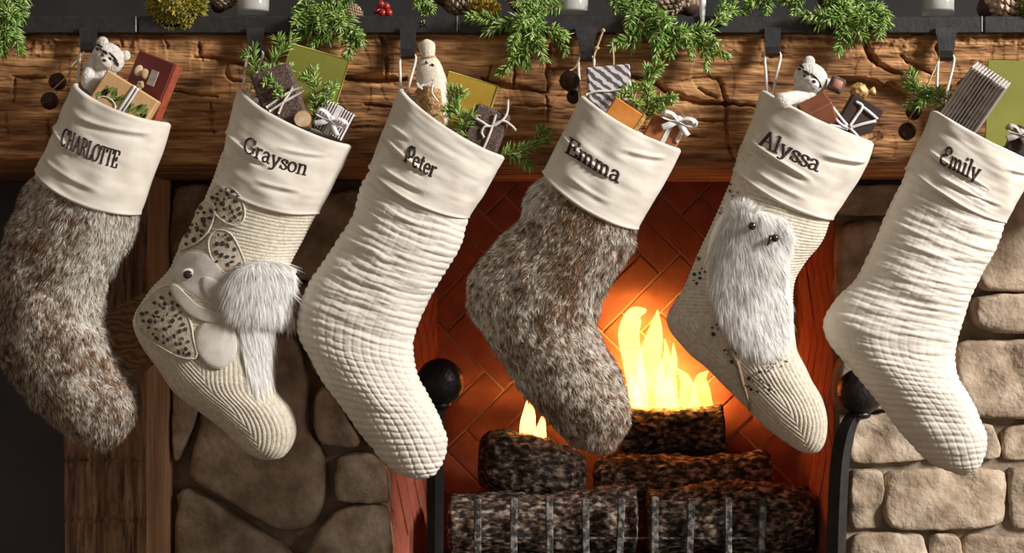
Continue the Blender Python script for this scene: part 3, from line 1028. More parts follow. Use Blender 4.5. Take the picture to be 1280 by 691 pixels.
def make_body(L, R, kL, kR, root, kind, seed, dmax=0.058, n1=190, n2=190, name='stocking_body', m=None, nf=TH_F, nbk=TH_B):
    Lp, Rp = split_curve(L, kL, n1, n2), split_curve(R, kR, n1, n2)
    n = len(Lp)
    hw = np.linalg.norm(Rp - Lp, axis=1) / 2
    ref = hw[: n // 2].mean()
    wr = np.clip(hw / ref, 0, 1)
    dep = dmax * np.where(wr < 0.92, wr / 0.92, 1.0) ** 0.9
    f = np.linspace(0, 1, n)
    sag = 12 * np.clip((0.75 - f) / 0.75, 0, 1)
    th = thetas(nf, nbk)
    G = loft_grid(Lp, Rp, dep, sag, th)
    N = grid_normals(G)
    N[-1] = np.array([0.3, 0, -1.0])
    C = (Lp + Rp) / 2
    # length down the stocking: mean of both outlines so rows fan round the heel
    dl = np.r_[0, np.cumsum(0.5 * (np.linalg.norm(np.diff(Lp, axis=0), axis=1) + np.linalg.norm(np.diff(Rp, axis=0), axis=1)))]
    vlen = np.broadcast_to(dl[:, None], G.shape[:2])              # pixels
    TT = np.broadcast_to(th[None, :], G.shape[:2])
    HW = np.broadcast_to(hw[:, None], G.shape[:2])
    u = HW * np.cos(TT)                                            # pixels across
    taper = np.clip((1 - f) / 0.03, 0, 1)[:, None]
    if kind == 'quilt':
        qn = np.stack([u * 0.025, vlen * 0.02, np.zeros_like(u)], -1)
        vj = vlen + 7 * (fbm(qn, seed, 2) - 0.5) + 3.0 * (fbm(qn * 4, seed + 1, 2) - 0.5)
        row = 9.6
        a = np.abs(np.sin(math.pi * vj / row))
        heel = np.clip((f - 0.42) / 0.2, 0, 1)[:, None]
        q3 = np.stack([u * 0.02, vlen * 0.11, np.ones_like(u)], -1)
        wr_ = fbm(q3 + seed, seed + 4, 3) - 0.5
        puff = fbm(np.stack([u * 0.05, vlen * 0.05, np.ones_like(u) * 4], -1), seed + 6, 2)
        amp = 0.72 if seed == 6 else 1.0
        disp = amp * (0.0010 + 0.0018 * puff) * (a ** 0.7 - 0.6)
        col = np.abs(np.sin(math.pi * (u + 3 * (fbm(qn * 2, seed + 8, 2) - 0.5)) / 11.5))
        disp = disp + (0.0004 + (0.0002 if seed == 6 else 0.0009) * heel) * (np.minimum(col * 1.6, 1) - 0.6)
        disp = disp + 0.009 * wr_ * (1 - 0.65 * heel) * np.clip(np.sin(TT), 0.25, 1)
        disp = disp + 0.010 * (fbm(qn * 0.7, seed + 9, 2) - 0.5)
    elif kind == 'knit':
        foot = np.clip((f - 0.52) / 0.03, 0, 1)[:, None]
        row = 4.8
        qn = np.stack([u * 0.02, vlen * 0.02, np.zeros_like(u)], -1)
        wob = 5 * (fbm(qn, seed, 2) - 0.5)
        leg_r = np.abs(np.sin(math.pi * (vlen + wob) / row))
        edge = HW - np.abs(u + 0.12 * HW)
        ft_r = np.abs(np.sin(math.pi * (edge + wob) / 5.4))
        a = leg_r * (1 - foot) + ft_r * foot
        fade = np.clip(np.sin(TT) * 3, 0, 1)
        disp = 0.0014 * (a ** 0.8 - 0.5) * (fade * foot + (1 - foot))
        disp = disp + 0.010 * (fbm(qn * 0.8, seed + 3, 2) - 0.5)
    else:
        q = G * 22
        disp = 0.016 * (fbm(q, seed, 2) - 0.5) * np.clip((f - 0.10) / 0.08, 0, 1)[:, None] - 0.004 * np.clip((0.14 - f) / 0.08, 0, 1)[:, None]
    disp = disp * taper
    Gd = G + N * disp[..., None]
    # close the hidden top inside the cuff
    A = Gd.reshape(-1, 3)
    nt = len(th)
    F = grid_faces(n, nt, False, True)[:, ::-1]
    o = mesh_obj(name, A, F, m, root)
    return o, bvh_of(G), Gd, N


def cord_loop(root, hook, corner, y_hook, spread=9.5, r=0.0021, name='hanging_loop'):
    """cord from the cuff corner up over the hook and back"""
    a = W(corner[0] - 3, corner[1] + 12, YS + 0.03)
    b = W(corner[0] + 4, corner[1] + 12, YS + 0.03)
    t0 = W(hook[0] - spread, hook[1] + 2, y_hook)
    t1 = W(hook[0] + spread, hook[1] + 2, y_hook)
    top = W(hook[0], hook[1] - 2, y_hook + 0.003)
    pts = catmull([a, (a * .5 + t0 * .5) + [0, 0.002, 0], t0, top, t1, (b * .5 + t1 * .5) + [0, 0.002, 0], b], 8)
    mb = MB()
    tube(mb, pts, r, 8)
    return mb_obj(name, mb, M['cord'], root)


def soft_normals(o, Ns, rng, mix=0.75):
    """hair takes the shading of the pile as a whole: normals lean to the surface normal"""
    n = Ns + rng.normal(size=Ns.shape) * (1 - mix)
    n /= np.linalg.norm(n, axis=1, keepdims=True)
    o.data.normals_split_custom_set_from_vertices(np.repeat(n, 5, 0).tolist())


def fur_part(G, N, root, n, seed, colour, length=0.0090, lie=1.0, name='fur', w=0.0011, tmin=-0.35, skip=0):
    """short pile grown over the stocking, lying down towards the toe"""
    rng = np.random.default_rng(seed)
    nv_, nt = G.shape[:2]
    e1 = np.linalg.norm(np.diff(G, axis=0), axis=-1)[:, :]
    e2 = np.linalg.norm(np.roll(G, -1, 1) - G, axis=-1)[:-1]
    ar = (e1 * e2).ravel()
    # hairs only where the pile can be seen: front, sides and a little way round the back
    ymask = ((G[:-1, :, 1] < YS + 0.03) & (np.arange(nv_ - 1)[:, None] >= skip)).ravel()
    ar = ar * ymask
    ids = rng.choice(len(ar), n, p=ar / ar.sum())
    i, j = ids // nt, ids % nt
    a, b = rng.random((n, 1)), rng.random((n, 1))
    j2 = (j + 1) % nt
    P = (G[i, j] * (1 - a) + G[i + 1, j] * a) * (1 - b) + (G[i, j2] * (1 - a) + G[i + 1, j2] * a) * b
    Nn = N[i, j]
    T = G[np.minimum(i + 2, nv_ - 1), j] - G[np.maximum(i - 1, 0), j]
    T /= (np.linalg.norm(T, axis=1, keepdims=True) + 1e-9)
    clump = np.stack([fbm(P * 120, seed + k, 2) - 0.5 for k in range(3)], 1)
    Dn = Nn * 0.55 + T * lie + clump * 2.4 + rng.normal(size=(n, 3)) * 0.26
    Ln = length * (0.6 + 0.6 * rng.random(n)) * (0.75 + 0.5 * fbm(P * 30, seed + 5, 2))
    cr, ct = colour(P, rng)
    V, Tq, C = strands(P - Nn * 0.0008, Dn, Ln, w, cr, ct, T * 0.35 + np.array([0, 0, -0.18]), rng, Nn)
    o = mesh_obj(name, V, Tq, M['fur'], root, True, C)
    soft_normals(o, Nn + clump * 1.2, rng, 0.7)
    o['kind'] = 'stuff'
    return o


BROWN, MID, CREAM = np.array([0.10, 0.050, 0.026]), np.array([0.38, 0.225, 0.125]), np.array([0.98, 0.92, 0.82])


def rabbit(pale):
    """pale(P) -> share of cream hair"""
    def f(P, rng):
        n = len(P)
        share = np.clip(pale(P), 0.03, 0.97)
        r = 0.5 + 2.2 * (fbm(P * 330, 77, 2) - 0.5) + 0.25 * (rng.random(n) - 0.5)
        t = np.clip((share - r) * 2.4 + 0.5, 0, 1)[:, None]
        root = BROWN * (1 - t) + CREAM * t * 0.75
        tip = MID * (1 - t) + CREAM * t
        j = rng.uniform(0.8, 1.12, (n, 1))
        return root * j, np.clip(tip * j, 0, 0.95)
    return f


def px_of(P):
    """photo position of world points near the stocking plane"""
    k = D / (D + P[:, 1]) / S
    return 640 + P[:, 0] * k, 345.5 - (P[:, 2] - EZ) * k


STK = {}


def stocking(key, label, cl, cr, L, R, kL, kR, kind, text, base, up, hook, corner, seed, folds, body_mat, thick=0.165, thin=0.075, yh=-0.036):
    toe = W(L[-1][0], L[-1][1], YS)
    root = thing('christmas_stocking', label, 'stocking', toe, 'personalised stockings hung from the mantel')
    cuff, cb, CG = make_cuff(cl, cr, root, seed, folds)
    nfur = kind == 'fur'
    body, bb, G, N = make_body(L, R, kL, kR, root, kind, seed, m=body_mat,
                               n1=70 if nfur else (190 if kind == 'quilt' else 230), n2=70 if nfur else (190 if kind == 'quilt' else 210),
                               nf=80 if nfur else (170 if kind == 'quilt' else 230))
    lettering('lettering', text, base, up, cb, cuff, thick, thin)
    cord_loop(root, hook, corner, yh)
    STK[key] = dict(root=root, cuff=cuff, body=body, bvh=bb, G=G, N=N, cuffG=CG)
    return STK[key]


FOLD = ((0.50, 1.2, 3.0, 0.0042, -0.05), (0.72, 1.5, 2.9, 0.0030, 0.03), (0.22, 0.5, 1.7, 0.0024, 0.10))

s1 = stocking('c', 'mottled brown and cream fur stocking with tall condensed capitals on its cuff',
    [(93, 102), (80, 135), (66, 168), (54, 196), (47, 212)], [(213, 154), (204, 186), (190, 226), (180, 255), (174, 269)],
    [(62, 178), (46, 212), (22, 257), (5, 300), (-3, 350), (-2, 400), (7, 448), (27, 480), (60, 520), (83, 544), (110, 557), (128, 560)],
    [(190, 232), (173, 268), (165, 300), (149, 330), (132, 354), (126, 378), (127, 406), (142, 438), (160, 474), (172, 500), (168, 522), (155, 543), (140, 556), (128, 560)],
    5, 6, 'fur', 'CHARLOTTE', [(75, 180), (92, 189), (108, 197), (126, 204), (146, 210)], (5.5, -20.5), (110, 62), (99, 103), 1,
    ((0.58, 1.9, 3.1, 0.0045, -0.06), (0.20, 0.6, 2.2, 0.003, 0.08), (0.80, 1.2, 2.6, 0.0022, 0.0)), M['hide'], 0.17, 0.07)
s2 = stocking('g', 'oatmeal knit stocking with appliqued animal, leaf patches and long white fur tuft',
    [(297, 110), (288, 145), (281, 180), (275, 206), (269, 224)], [(440, 182), (430, 205), (415, 235), (404, 256), (398, 268)],
    [(283, 190), (268, 224), (257, 244), (238, 286), (222, 313), (210, 336), (186, 362), (166, 394), (168, 414), (188, 447), (217, 485), (246, 511), (277, 539), (303, 560), (328, 572), (341, 574)],
    [(412, 236), (396, 268), (381, 298), (364, 328), (351, 366), (343, 412), (339, 453), (342, 486), (360, 510), (369, 533), (366, 555), (355, 569), (341, 574)],
    7, 5, 'knit', 'Grayson', [(303, 188), (320, 197), (342, 207), (362, 214), (383, 219)], (5.5, -18.5), (319, 66), (304, 112), 2,
    ((0.52, 1.6, 3.0, 0.0045, -0.05), (0.72, 0.9, 1.8, 0.003, 0.05), (0.3, 0.7, 1.6, 0.0025, 0.12)), M['knit'])
s3 = stocking('p', 'ivory quilted stocking hanging beside the ball-topped andiron with script lettering',
    [(500, 110), (488, 138), (476, 168), (468, 190), (461, 208)], [(631, 196), (619, 218), (605, 244), (594, 260), (585, 273)],
    [(474, 176), (461, 208), (449, 230), (438, 268), (421, 298), (403, 328), (384, 362), (374, 394), (375, 422), (402, 476), (427, 510), (453, 546), (482, 580), (507, 594), (529, 598)],
    [(602, 240), (584, 273), (571, 310), (545, 356), (531, 385), (519, 416), (516, 436), (523, 472), (545, 510), (557, 539), (555, 568), (543, 590), (529, 598)],
    7, 6, 'quilt', 'Qeter', [(505, 199), (514, 206), (524, 212), (534, 218), (543, 222)], (7.0, -18.5), (510, 70), (503, 112), 3,
    ((0.60, 1.5, 3.0, 0.0048, -0.04), (0.35, 2.0, 2.9, 0.003, 0.05), (0.82, 1.4, 2.4, 0.0028, 0.04)), M['quilt'], 0.2, 0.1)
s4 = stocking('e', 'mottled brown fur stocking with bold lowercase serif lettering hanging over the log fire',
    [(726, 119), (712, 150), (698, 178), (686, 200), (677, 216)], [(852, 187), (840, 212), (822, 244), (808, 268), (797, 288)],
    [(692, 190), (677, 218), (668, 232), (656, 260), (638, 289), (603, 326), (587, 354), (590, 382), (603, 410), (624, 442), (649, 484), (678, 518), (706, 547), (730, 561), (748, 563)],
    [(812, 258), (795, 290), (785, 312), (768, 342), (754, 364), (746, 396), (747, 408), (756, 432), (775, 462), (787, 507), (783, 533), (771, 555), (760, 562), (748, 563)],
    6, 6, 'fur', 'Emma', [(706, 190), (719, 197.5), (737, 208), (755, 219), (774, 229)], (6.5, -18.5), (733, 73), (728, 122), 4,
    ((0.56, 1.5, 3.1, 0.0048, -0.05), (0.25, 0.6, 1.6, 0.003, 0.12), (0.8, 1.2, 2.2, 0.002, 0.0)), M['hide'], 0.18, 0.085)
s5 = stocking('a', 'oatmeal knit stocking with a fluffy white appliqued owl',
    [(951, 112), (942, 142), (932, 170), (923, 194), (916, 213)], [(1093, 178), (1086, 200), (1072, 226), (1054, 252), (1039, 275)],
    [(930, 182), (917, 214), (910, 234), (892, 278), (875, 316), (856, 358), (836, 388), (836, 408), (858, 435), (878, 455), (898, 476), (930, 507), (956, 531), (982, 551), (1000, 562), (1011, 567)],
    [(1058, 238), (1037, 274), (1028, 296), (1006, 330), (993, 352), (990, 385), (995, 437), (1011, 470), (1029, 499), (1035, 522), (1032, 546), (1023, 562), (1011, 567)],
    6, 5, 'knit', 'Alyssa', [(948, 180), (962, 187), (980, 195), (1002, 206), (1023, 215)], (7.0, -19.0), (966, 67), (962, 108), 5,
    ((0.62, 1.3, 2.7, 0.0042, -0.03), (0.35, 0.4, 1.4, 0.0045, 0.10), (0.84, 1.2, 2.4, 0.002, 0.0)), M['knit'], 0.18, 0.07)
s6 = stocking('y', 'ivory quilted stocking with small script lettering hanging against the squared stone blocks',
    [(1164, 137), (1156, 162), (1146, 182), (1139, 198), (1133, 211)], [(1297, 204), (1288, 222), (1276, 244), (1265, 262), (1255, 279)],
    [(1144, 182), (1133, 211), (1128, 224), (1109, 260), (1093, 298), (1071, 345), (1047, 374), (1032, 402), (1038, 428), (1064, 460), (1103, 508), (1138, 555), (1164, 581), (1190, 592), (1205, 595)],
    [(1272, 244), (1255, 279), (1240, 314), (1224, 345), (1211, 371), (1201, 402), (1193, 433), (1195, 468), (1212, 499), (1231, 529), (1236, 551), (1228, 580), (1217, 591), (1205, 595)],
    7, 6, 'quilt', '3mily', [(1174, 202), (1186, 209), (1200, 216), (1212, 222), (1222, 226)], (7.5, -20.5), (1183, 72), (1172, 140), 6,
    ((0.60, 1.2, 2.6, 0.0042, -0.02), (0.78, 0.8, 2.2, 0.003, 0.04), (0.3, 0.4, 1.2, 0.003, 0.1)), M['quilt'], 0.2, 0.1)


# ---- rabbit fur
def pale_c(P):
    x, y = px_of(P)
    band = np.exp(-(((x - (150 - 0.25 * (y - 270))) / 34) ** 2)) * np.clip((440 - y) / 90, 0, 1)
    return 0.44 + 0.80 * band + 0.9 * (fbm(P * 26, 201, 3) - 0.5) + 0.5 * (fbm(P * 90, 203, 2) - 0.5)


def pale_e(P):
    x, y = px_of(P)
    left = np.exp(-(((x - (656 - 0.85 * (y - 240))) / 26) ** 2)) * np.clip((400 - y) / 60, 0, 1)
    dark = np.exp(-(((x - (728 - 0.25 * (y - 270))) / 30) ** 2)) * np.clip((430 - y) / 70, 0, 1)
    return 0.52 + 0.45 * left - 0.38 * dark + 0.7 * (fbm(P * 26, 211, 3) - 0.5) + 0.5 * (fbm(P * 90, 213, 2) - 0.5)


fur_part(s1['G'], s1['N'], s1['root'], 75000, 301, rabbit(pale_c), skip=13)
fur_part(s4['G'], s4['N'], s4['root'], 75000, 302, rabbit(pale_e), skip=12)


def inside(poly, q):
    poly = np.asarray(poly, float)
    x, y = q[:, 0], q[:, 1]
    r = np.zeros(len(q), bool)
    j = len(poly) - 1
    for i in range(len(poly)):
        xi, yi, xj, yj = *poly[i], *poly[j]
        c = ((yi > y) != (yj > y)) & (x < (xj - xi) * (y - yi) / (yj - yi + 1e-12) + xi)
        r ^= c
        j = i
    return r


def fur_patch(name, poly, bvh, parent, n, seed, flow, length, colour, w=0.0011, lift=0.35, clumpa=0.5):
    """long pile rooted inside a pixel outline; flow(q) -> pixel direction of each hair"""
    rng = np.random.default_rng(seed)
    poly = np.array(poly, float)
    lo_, hi_ = poly.min(0), poly.max(0)
    q = rng.uniform(lo_, hi_, (n * 3, 2))
    q = q[inside(catmull(poly, 5, True), q)][:n]
    P, N = [], []
    for a in q:
        p, nn = onto(bvh, a[0], a[1], 0)
        P.append(p)
        N.append(nn)
    P, N = np.array(P), np.array(N)
    fl = flow(q)
    fl = fl / (np.linalg.norm(fl, axis=1, keepdims=True) + 1e-9)
    T = np.stack([fl[:, 0], np.zeros(len(q)), -fl[:, 1]], 1)
    T = T - N * np.sum(T * N, 1, keepdims=True)
    cl = np.stack([fbm(P * 60, seed + k, 2) - 0.5 for k in range(3)], 1)
    Dn = T + N * lift * rng.uniform(0.3, 1.3, (len(q), 1)) + cl * clumpa + rng.normal(size=P.shape) * 0.10
    c = np.asarray(colour)
    j = rng.uniform(0.86, 1.06, (len(q), 1))
    V, F, C = strands(P, Dn, length * rng.uniform(0.6, 1.25, len(q)), w, c * j * 0.97, c * j, T * 0.1 - N * lift * 0.55 + np.array([0, 0, -0.08]), rng, N)
    o = mesh_obj(name, V, F, M['fur'], parent, True, np.clip(C, 0, .96))
    soft_normals(o, N + cl * 0.5, rng, 0.85)
    o['kind'] = 'stuff'
    return o


def spots(name, poly, bvh, parent, n, seed, r=(2.0, 4.2), lift=0.0048, m=None):
    rng = np.random.default_rng(seed)
    poly = catmull(np.array(poly, float), 5, True)
    c = poly.mean(0)
    q = rng.uniform(poly.min(0), poly.max(0), (n * 8, 2))
    q = q[inside(c + (poly - c) * 0.86, q)]
    keep = []
    for a in q:
        if all(np.hypot(*(a - b)) > r[1] * 1.5 for b in keep):
            keep.append(a)
        if len(keep) >= n:
            break
    mb = MB()
    for a in keep:
        rr, el, an = rng.uniform(*r), rng.uniform(0.5, 1.0), rng.uniform(0, 6.28)
        V = []
        for k in range(9):
            t = 2 * math.pi * k / 9
            d_ = rr * rng.uniform(0.7, 1.15)
            x, y = d_ * math.cos(t), d_ * el * math.sin(t)
            V.append(onto(bvh, a[0] + x * math.cos(an) - y * math.sin(an), a[1] + x * math.sin(an) + y * math.cos(an), lift)[0])
        p, nn = onto(bvh, a[0], a[1], lift + 0.0008)
        V.append(p)
        mb.add(V, [(k, (k + 1) % 9, 9) for k in range(9)])
    if not keep:
        return None
    o = mb_obj(name, mb, m or M['spot'], parent)
    o['kind'] = 'stuff'
    return o


def patch(name, poly, st, m, lift=0.0015, puff=0.0018, parent=None, cord=0.0):
    V, F = projected_patch(poly, st['bvh'], lift, puff, 48)
    o = mesh_obj(name, V, F, m, parent or st['root'])
    if cord:
        p = resamp(catmull(poly, 6, True), 60, True)
        pts = np.array([onto(st['bvh'], a[0], a[1], 0.002)[0] for a in np.vstack([p, p[:1]])])
        mb = MB()
        tube(mb, pts, cord, 6, False)
        mb_obj('cord_edge', mb, M['knit'], o)
    return o


# ---- animal and leaf appliques of the second stocking
leafA = [(268, 236), (284, 232), (300, 244), (306, 262), (304, 276), (292, 282), (274, 272), (264, 256)]
leafB = [(258, 252), (270, 262), (262, 288), (246, 304), (226, 312), (236, 288), (248, 264)]
leafC = [(272, 288), (288, 292), (300, 312), (306, 334), (294, 344), (276, 338), (264, 320), (262, 300)]
leafD = [(172, 392), (194, 366), (214, 358), (226, 378), (238, 402), (242, 424), (246, 446), (226, 446), (200, 432), (178, 416)]
for i, (lp, ns) in enumerate(((leafA, 26), (leafB, 16), (leafC, 16), (leafD, 44))):
    o = patch('leaf_applique', lp, s2, M['leaf_cloth'], 0.001, 0.0014, cord=0.0016)
    spots('spots', lp, s2['bvh'], o, ns, 400 + i, (2.0, 3.9), 0.0038)
head = [(222, 326), (240, 314), (262, 320), (280, 340), (291, 366), (288, 388), (274, 390), (252, 376), (230, 362), (218, 346)]
hd = patch('animal_head', head, s2, M['satin'], 0.001, 0.0022, cord=0.0010)
pe, ne = onto(s2['bvh'], 237, 344, 0.0042)
mb = MB()
ellipsoid(mb, pe, (0.0105, 0.003, 0.0092), nu=10, nv=18)
mb_obj('eye_ring', mb, mat('white_satin', (0.64, 0.60, 0.55), (0.70, 0.66, 0.62), 20, 0.4), hd)
mb = MB()
ellipsoid(mb, pe - np.array([0, 0.003, 0]), (0.0068, 0.0035, 0.0062), nu=10, nv=16)
mb_obj('eye', mb, M['eye'], hd)
muzzle = [(256, 346), (274, 352), (288, 368), (290, 386), (278, 388), (262, 374), (254, 360)]
patch('muzzle', muzzle, s2, M['satin'], 0.0035, 0.0025)
arm = [(216, 354), (224, 358), (244, 378), (268, 388), (290, 394), (288, 404), (266, 404), (240, 396), (224, 380), (214, 364)]
patch('animal_arm', arm, s2, M['satin'], 0.0025, 0.003, cord=0.0010)
belly = [(256, 402), (274, 400), (290, 408), (296, 428), (292, 448), (276, 460), (258, 454), (246, 436), (246, 416)]
patch('animal_belly', belly, s2, M['satin'], 0.001, 0.003, cord=0.0010)
WHITE = np.array([0.97, 0.95, 0.91])
dome = [(282, 352), (298, 334), (328, 325), (356, 329), (369, 346), (372, 374), (366, 390), (346, 396), (318, 394), (294, 390), (281, 374)]
Vd, Fd = projected_patch(dome, s2['bvh'], 0.004, 0.014, 48)
tuft = mesh_obj('fur_tuft', Vd, Fd, mat('tuft_backing', (0.84, 0.81, 0.75), (0.88, 0.85, 0.80), 40, 0.95), s2['root'])
tb = BVHTree.FromPolygons([Vector(p) for p in Vd], [tuple(f) for f in Fd])
fur_patch('white_fur', dome, tb, tuft, 9000, 501, lambda q: np.stack([(q[:, 0] - 320) * 0.010 + 0.10, 0.9 + 0 * q[:, 1]], 1), 0.026, WHITE, 0.0012, 0.07, 0.06)
tail = [(296, 376), (318, 382), (342, 382), (344, 402), (341, 432), (340, 462), (338, 482), (322, 480), (308, 456), (300, 430), (296, 402)]
fur_patch('white_fur', tail, s2['bvh'], tuft, 8000, 502, lambda q: np.stack([0.22 + (316 - q[:, 0]) * 0.004, 1 + 0 * q[:, 1]], 1), 0.046, WHITE, 0.0013, 0.08, 0.05)
side = [(356, 372), (370, 366), (374, 384), (364, 392)]
fur_patch('white_fur', side, tb, tuft, 500, 503, lambda q: np.stack([0.35 + 0 * q[:, 0], 1 + 0 * q[:, 1]], 1), 0.036, WHITE, 0.0012, 0.2, 0.5)

# ---- owl of the fifth stocking
owl = [(928, 252), (946, 262), (966, 268), (984, 276), (986, 300), (980, 330), (984, 366), (987, 402), (978, 428), (960, 440), (936, 436), (916, 420), (900, 394), (890, 360), (886, 326), (892, 296), (906, 268)]
ow = patch('owl', owl, s5, mat('owl_backing', (0.84, 0.81, 0.75), (0.88, 0.85, 0.80), 40, 0.95), 0.001, 0.008)
ob = BVHTree.FromPolygons([Vector(v.co) + ow.parent.location for v in ow.data.vertices], [tuple(p.vertices) for p in ow.data.polygons])
fur_patch('white_feathers', owl, ob, ow, 15000, 511, lambda q: np.stack([0.30 + (q[:, 0] - 940) * 0.006, 1 + 0 * q[:, 1]], 1), 0.024, WHITE, 0.0012, 0.16, 0.6)
crest = [(906, 262), (928, 248), (950, 258), (940, 272), (912, 276)]
fur_patch('white_feathers', crest, ob, ow, 700, 512, lambda q: np.stack([(q[:, 0] - 930) * 0.05, -1 + 0 * q[:, 1]], 1), 0.013, WHITE, 0.0012, 0.5, 0.5)
for ex, ey in ((941, 284), (967, 298)):
    pe, _ = onto(ob, ex, ey, 0.009)
    mb = MB()
    ellipsoid(mb, pe, (0.0058, 0.005, 0.0058), nu=10, nv=14)
    mb_obj('eye', mb, M['eye'], ow)
pe, _ = onto(ob, 959.5, 302, 0.010)
mb = MB()
tube(mb, catmull([pe + [0.003, 0, 0.007], pe + [0.001, -0.004, 0.001], pe + [-0.002, -0.002, -0.007]], 5), np.r_[np.linspace(0.003, 0.0022, 6), np.linspace(0.002, 0.0006, 5)], 7)
mb_obj('beak', mb, M['eye'], ow)
for i, (pl, ns) in enumerate((([(906, 228), (924, 226), (928, 250), (914, 250)], 5), ([(900, 252), (912, 254), (906, 270), (896, 268)], 4), ([(870, 330), (884, 318), (884, 352), (868, 358)], 9),
                              ([(888, 400), (900, 406), (904, 424), (890, 420)], 4), ([(904, 432), (924, 440), (924, 456), (906, 446)], 5),
                              ([(944, 452), (968, 446), (984, 440), (982, 456), (962, 466), (946, 466)], 16), ([(924, 466), (944, 470), (966, 482), (972, 494), (948, 490), (926, 482)], 14))):
    spots('dark_embroidery', pl, s5['bvh'], s5['root'], ns, 600 + i, (1.4, 3.0), 0.0026)
tw = np.array([onto(s5['bvh'], a, b, 0.002)[0] for a, b in catmull([(912, 436), (922, 454), (928, 476), (934, 494), (938, 512)], 6)])
mb = MB()
tube(mb, tw, np.linspace(0.0045, 0.0015, len(tw)), 6)
mb_obj('twig_embroidery', mb, mat('taupe_thread', (0.26, 0.18, 0.12), (0.36, 0.27, 0.19), 200, 0.9), s5['root'])

# ================================================================== fireplace
# ---- andirons
def andiron(label, ball_px, r_px, shaft, y=0.375, w=0.021):
    bx, by = ball_px
    c = W(bx, by, y)
    foot = W(shaft[-1][0], 0, y)
    root = thing('andiron', label, 'andiron', (foot[0], y, ZH))
    r = px(r_px, y)
    mb = MB()
    ellipsoid(mb, c, (r, r, r), nu=28, nv=40)
    ellipsoid(mb, c + [0, 0, -r * 1.0], (r * 0.45, r * 0.45, r * 0.22), nu=10, nv=20)
    mb_obj('ball_finial', mb, M['iron_ball'], root)
    pts = [c + [0, 0, -r * 0.9]] + [W(a, b, y) for a, b in shaft] + [np.array([foot[0], y, ZH + 0.05])]
    pts = resamp(catmull(pts, 8), 30)
    mb = MB()
    tube(mb, pts, np.r_[np.linspace(w * 0.42, w * 0.62, 6), np.full(24, w * 0.62)], 4, True)
    mb_obj('shaft', mb, M['iron'], root, False)
    for s in (-1, 1):
        mb = MB()
        tube(mb, catmull([[foot[0], y, ZH + 0.06], [foot[0] + s * 0.05, y - 0.01, ZH + 0.055], [foot[0] + s * 0.09, y - 0.015, ZH + 0.006]], 6), 0.010, 8)
        mb_obj('foot', mb, M['iron'], root)
    mb = MB()
    xr = foot[0] - (0.016 if foot[0] > 0 else 0.0)       # clear of the firebrick
    box(mb, (xr, y + 0.20, ZH + 0.055), (0.022, 0.40, 0.022), bev=0.003)
    box(mb, (xr, y + 0.385, ZH + 0.027), (0.022, 0.022, 0.054), bev=0.003)
    mb_obj('rear_bar', mb, M['iron'], root, False)
    return root


andiron('black iron andiron with ball finial in front of the firebrick', (550, 477), 29.5, [(547, 520), (545, 560), (544, 691)], w=0.023)
andiron('black iron andiron with curved neck and ball finial by the squared stone blocks', (1076, 489), 29, [(1066, 522), (1056, 545), (1049, 590), (1045, 691)], w=0.027)

# ---- fire grate
YG = 0.545
gr = thing('fire_grate', 'black iron fire grate holding up the logs', 'grate', (W(775, 0, YG)[0], YG + 0.1, ZH))
zr = W(0, 717, YG)[2]
for bx in (597, 642, 687, 732, 775, 818, 862, 910, 952):
    x = W(bx, 0, YG)[0]
    tp = W(bx, 629 + random.uniform(-1.5, 1.5), YG)[2]
    mb = MB()
    box(mb, (x, YG, (tp + zr) / 2), (0.0135, 0.0135, tp - zr + 0.02), axes(random.uniform(-1, 2.5)), bev=0.002)
    box(mb, (x, YG + 0.135, zr), (0.0135, 0.27, 0.0135), bev=0.002)
    mb_obj('bar', mb, M['grate'], gr, False)
for yy, zz in ((YG + 0.012, zr - 0.012), (YG + 0.22, zr - 0.012), (YG + 0.014, W(0, 674, YG)[2])):
    mb = MB()
    box(mb, (W(775, 0, YG)[0], yy, zz), (W(960, 0, YG)[0] - W(590, 0, YG)[0], 0.006, 0.004 if zz > zr else 0.014), bev=0.001)
    mb_obj('rail', mb, M['grate'], gr, False)
for lx in (600, 950):
    for yy in (YG + 0.01, YG + 0.23):
        mb = MB()
        x = W(lx, 0, YG)[0]
        box(mb, (x, yy, (ZH + zr) / 2), (0.018, 0.018, zr - ZH), bev=0.002)
        mb_obj('leg', mb, M['grate'], gr, False)


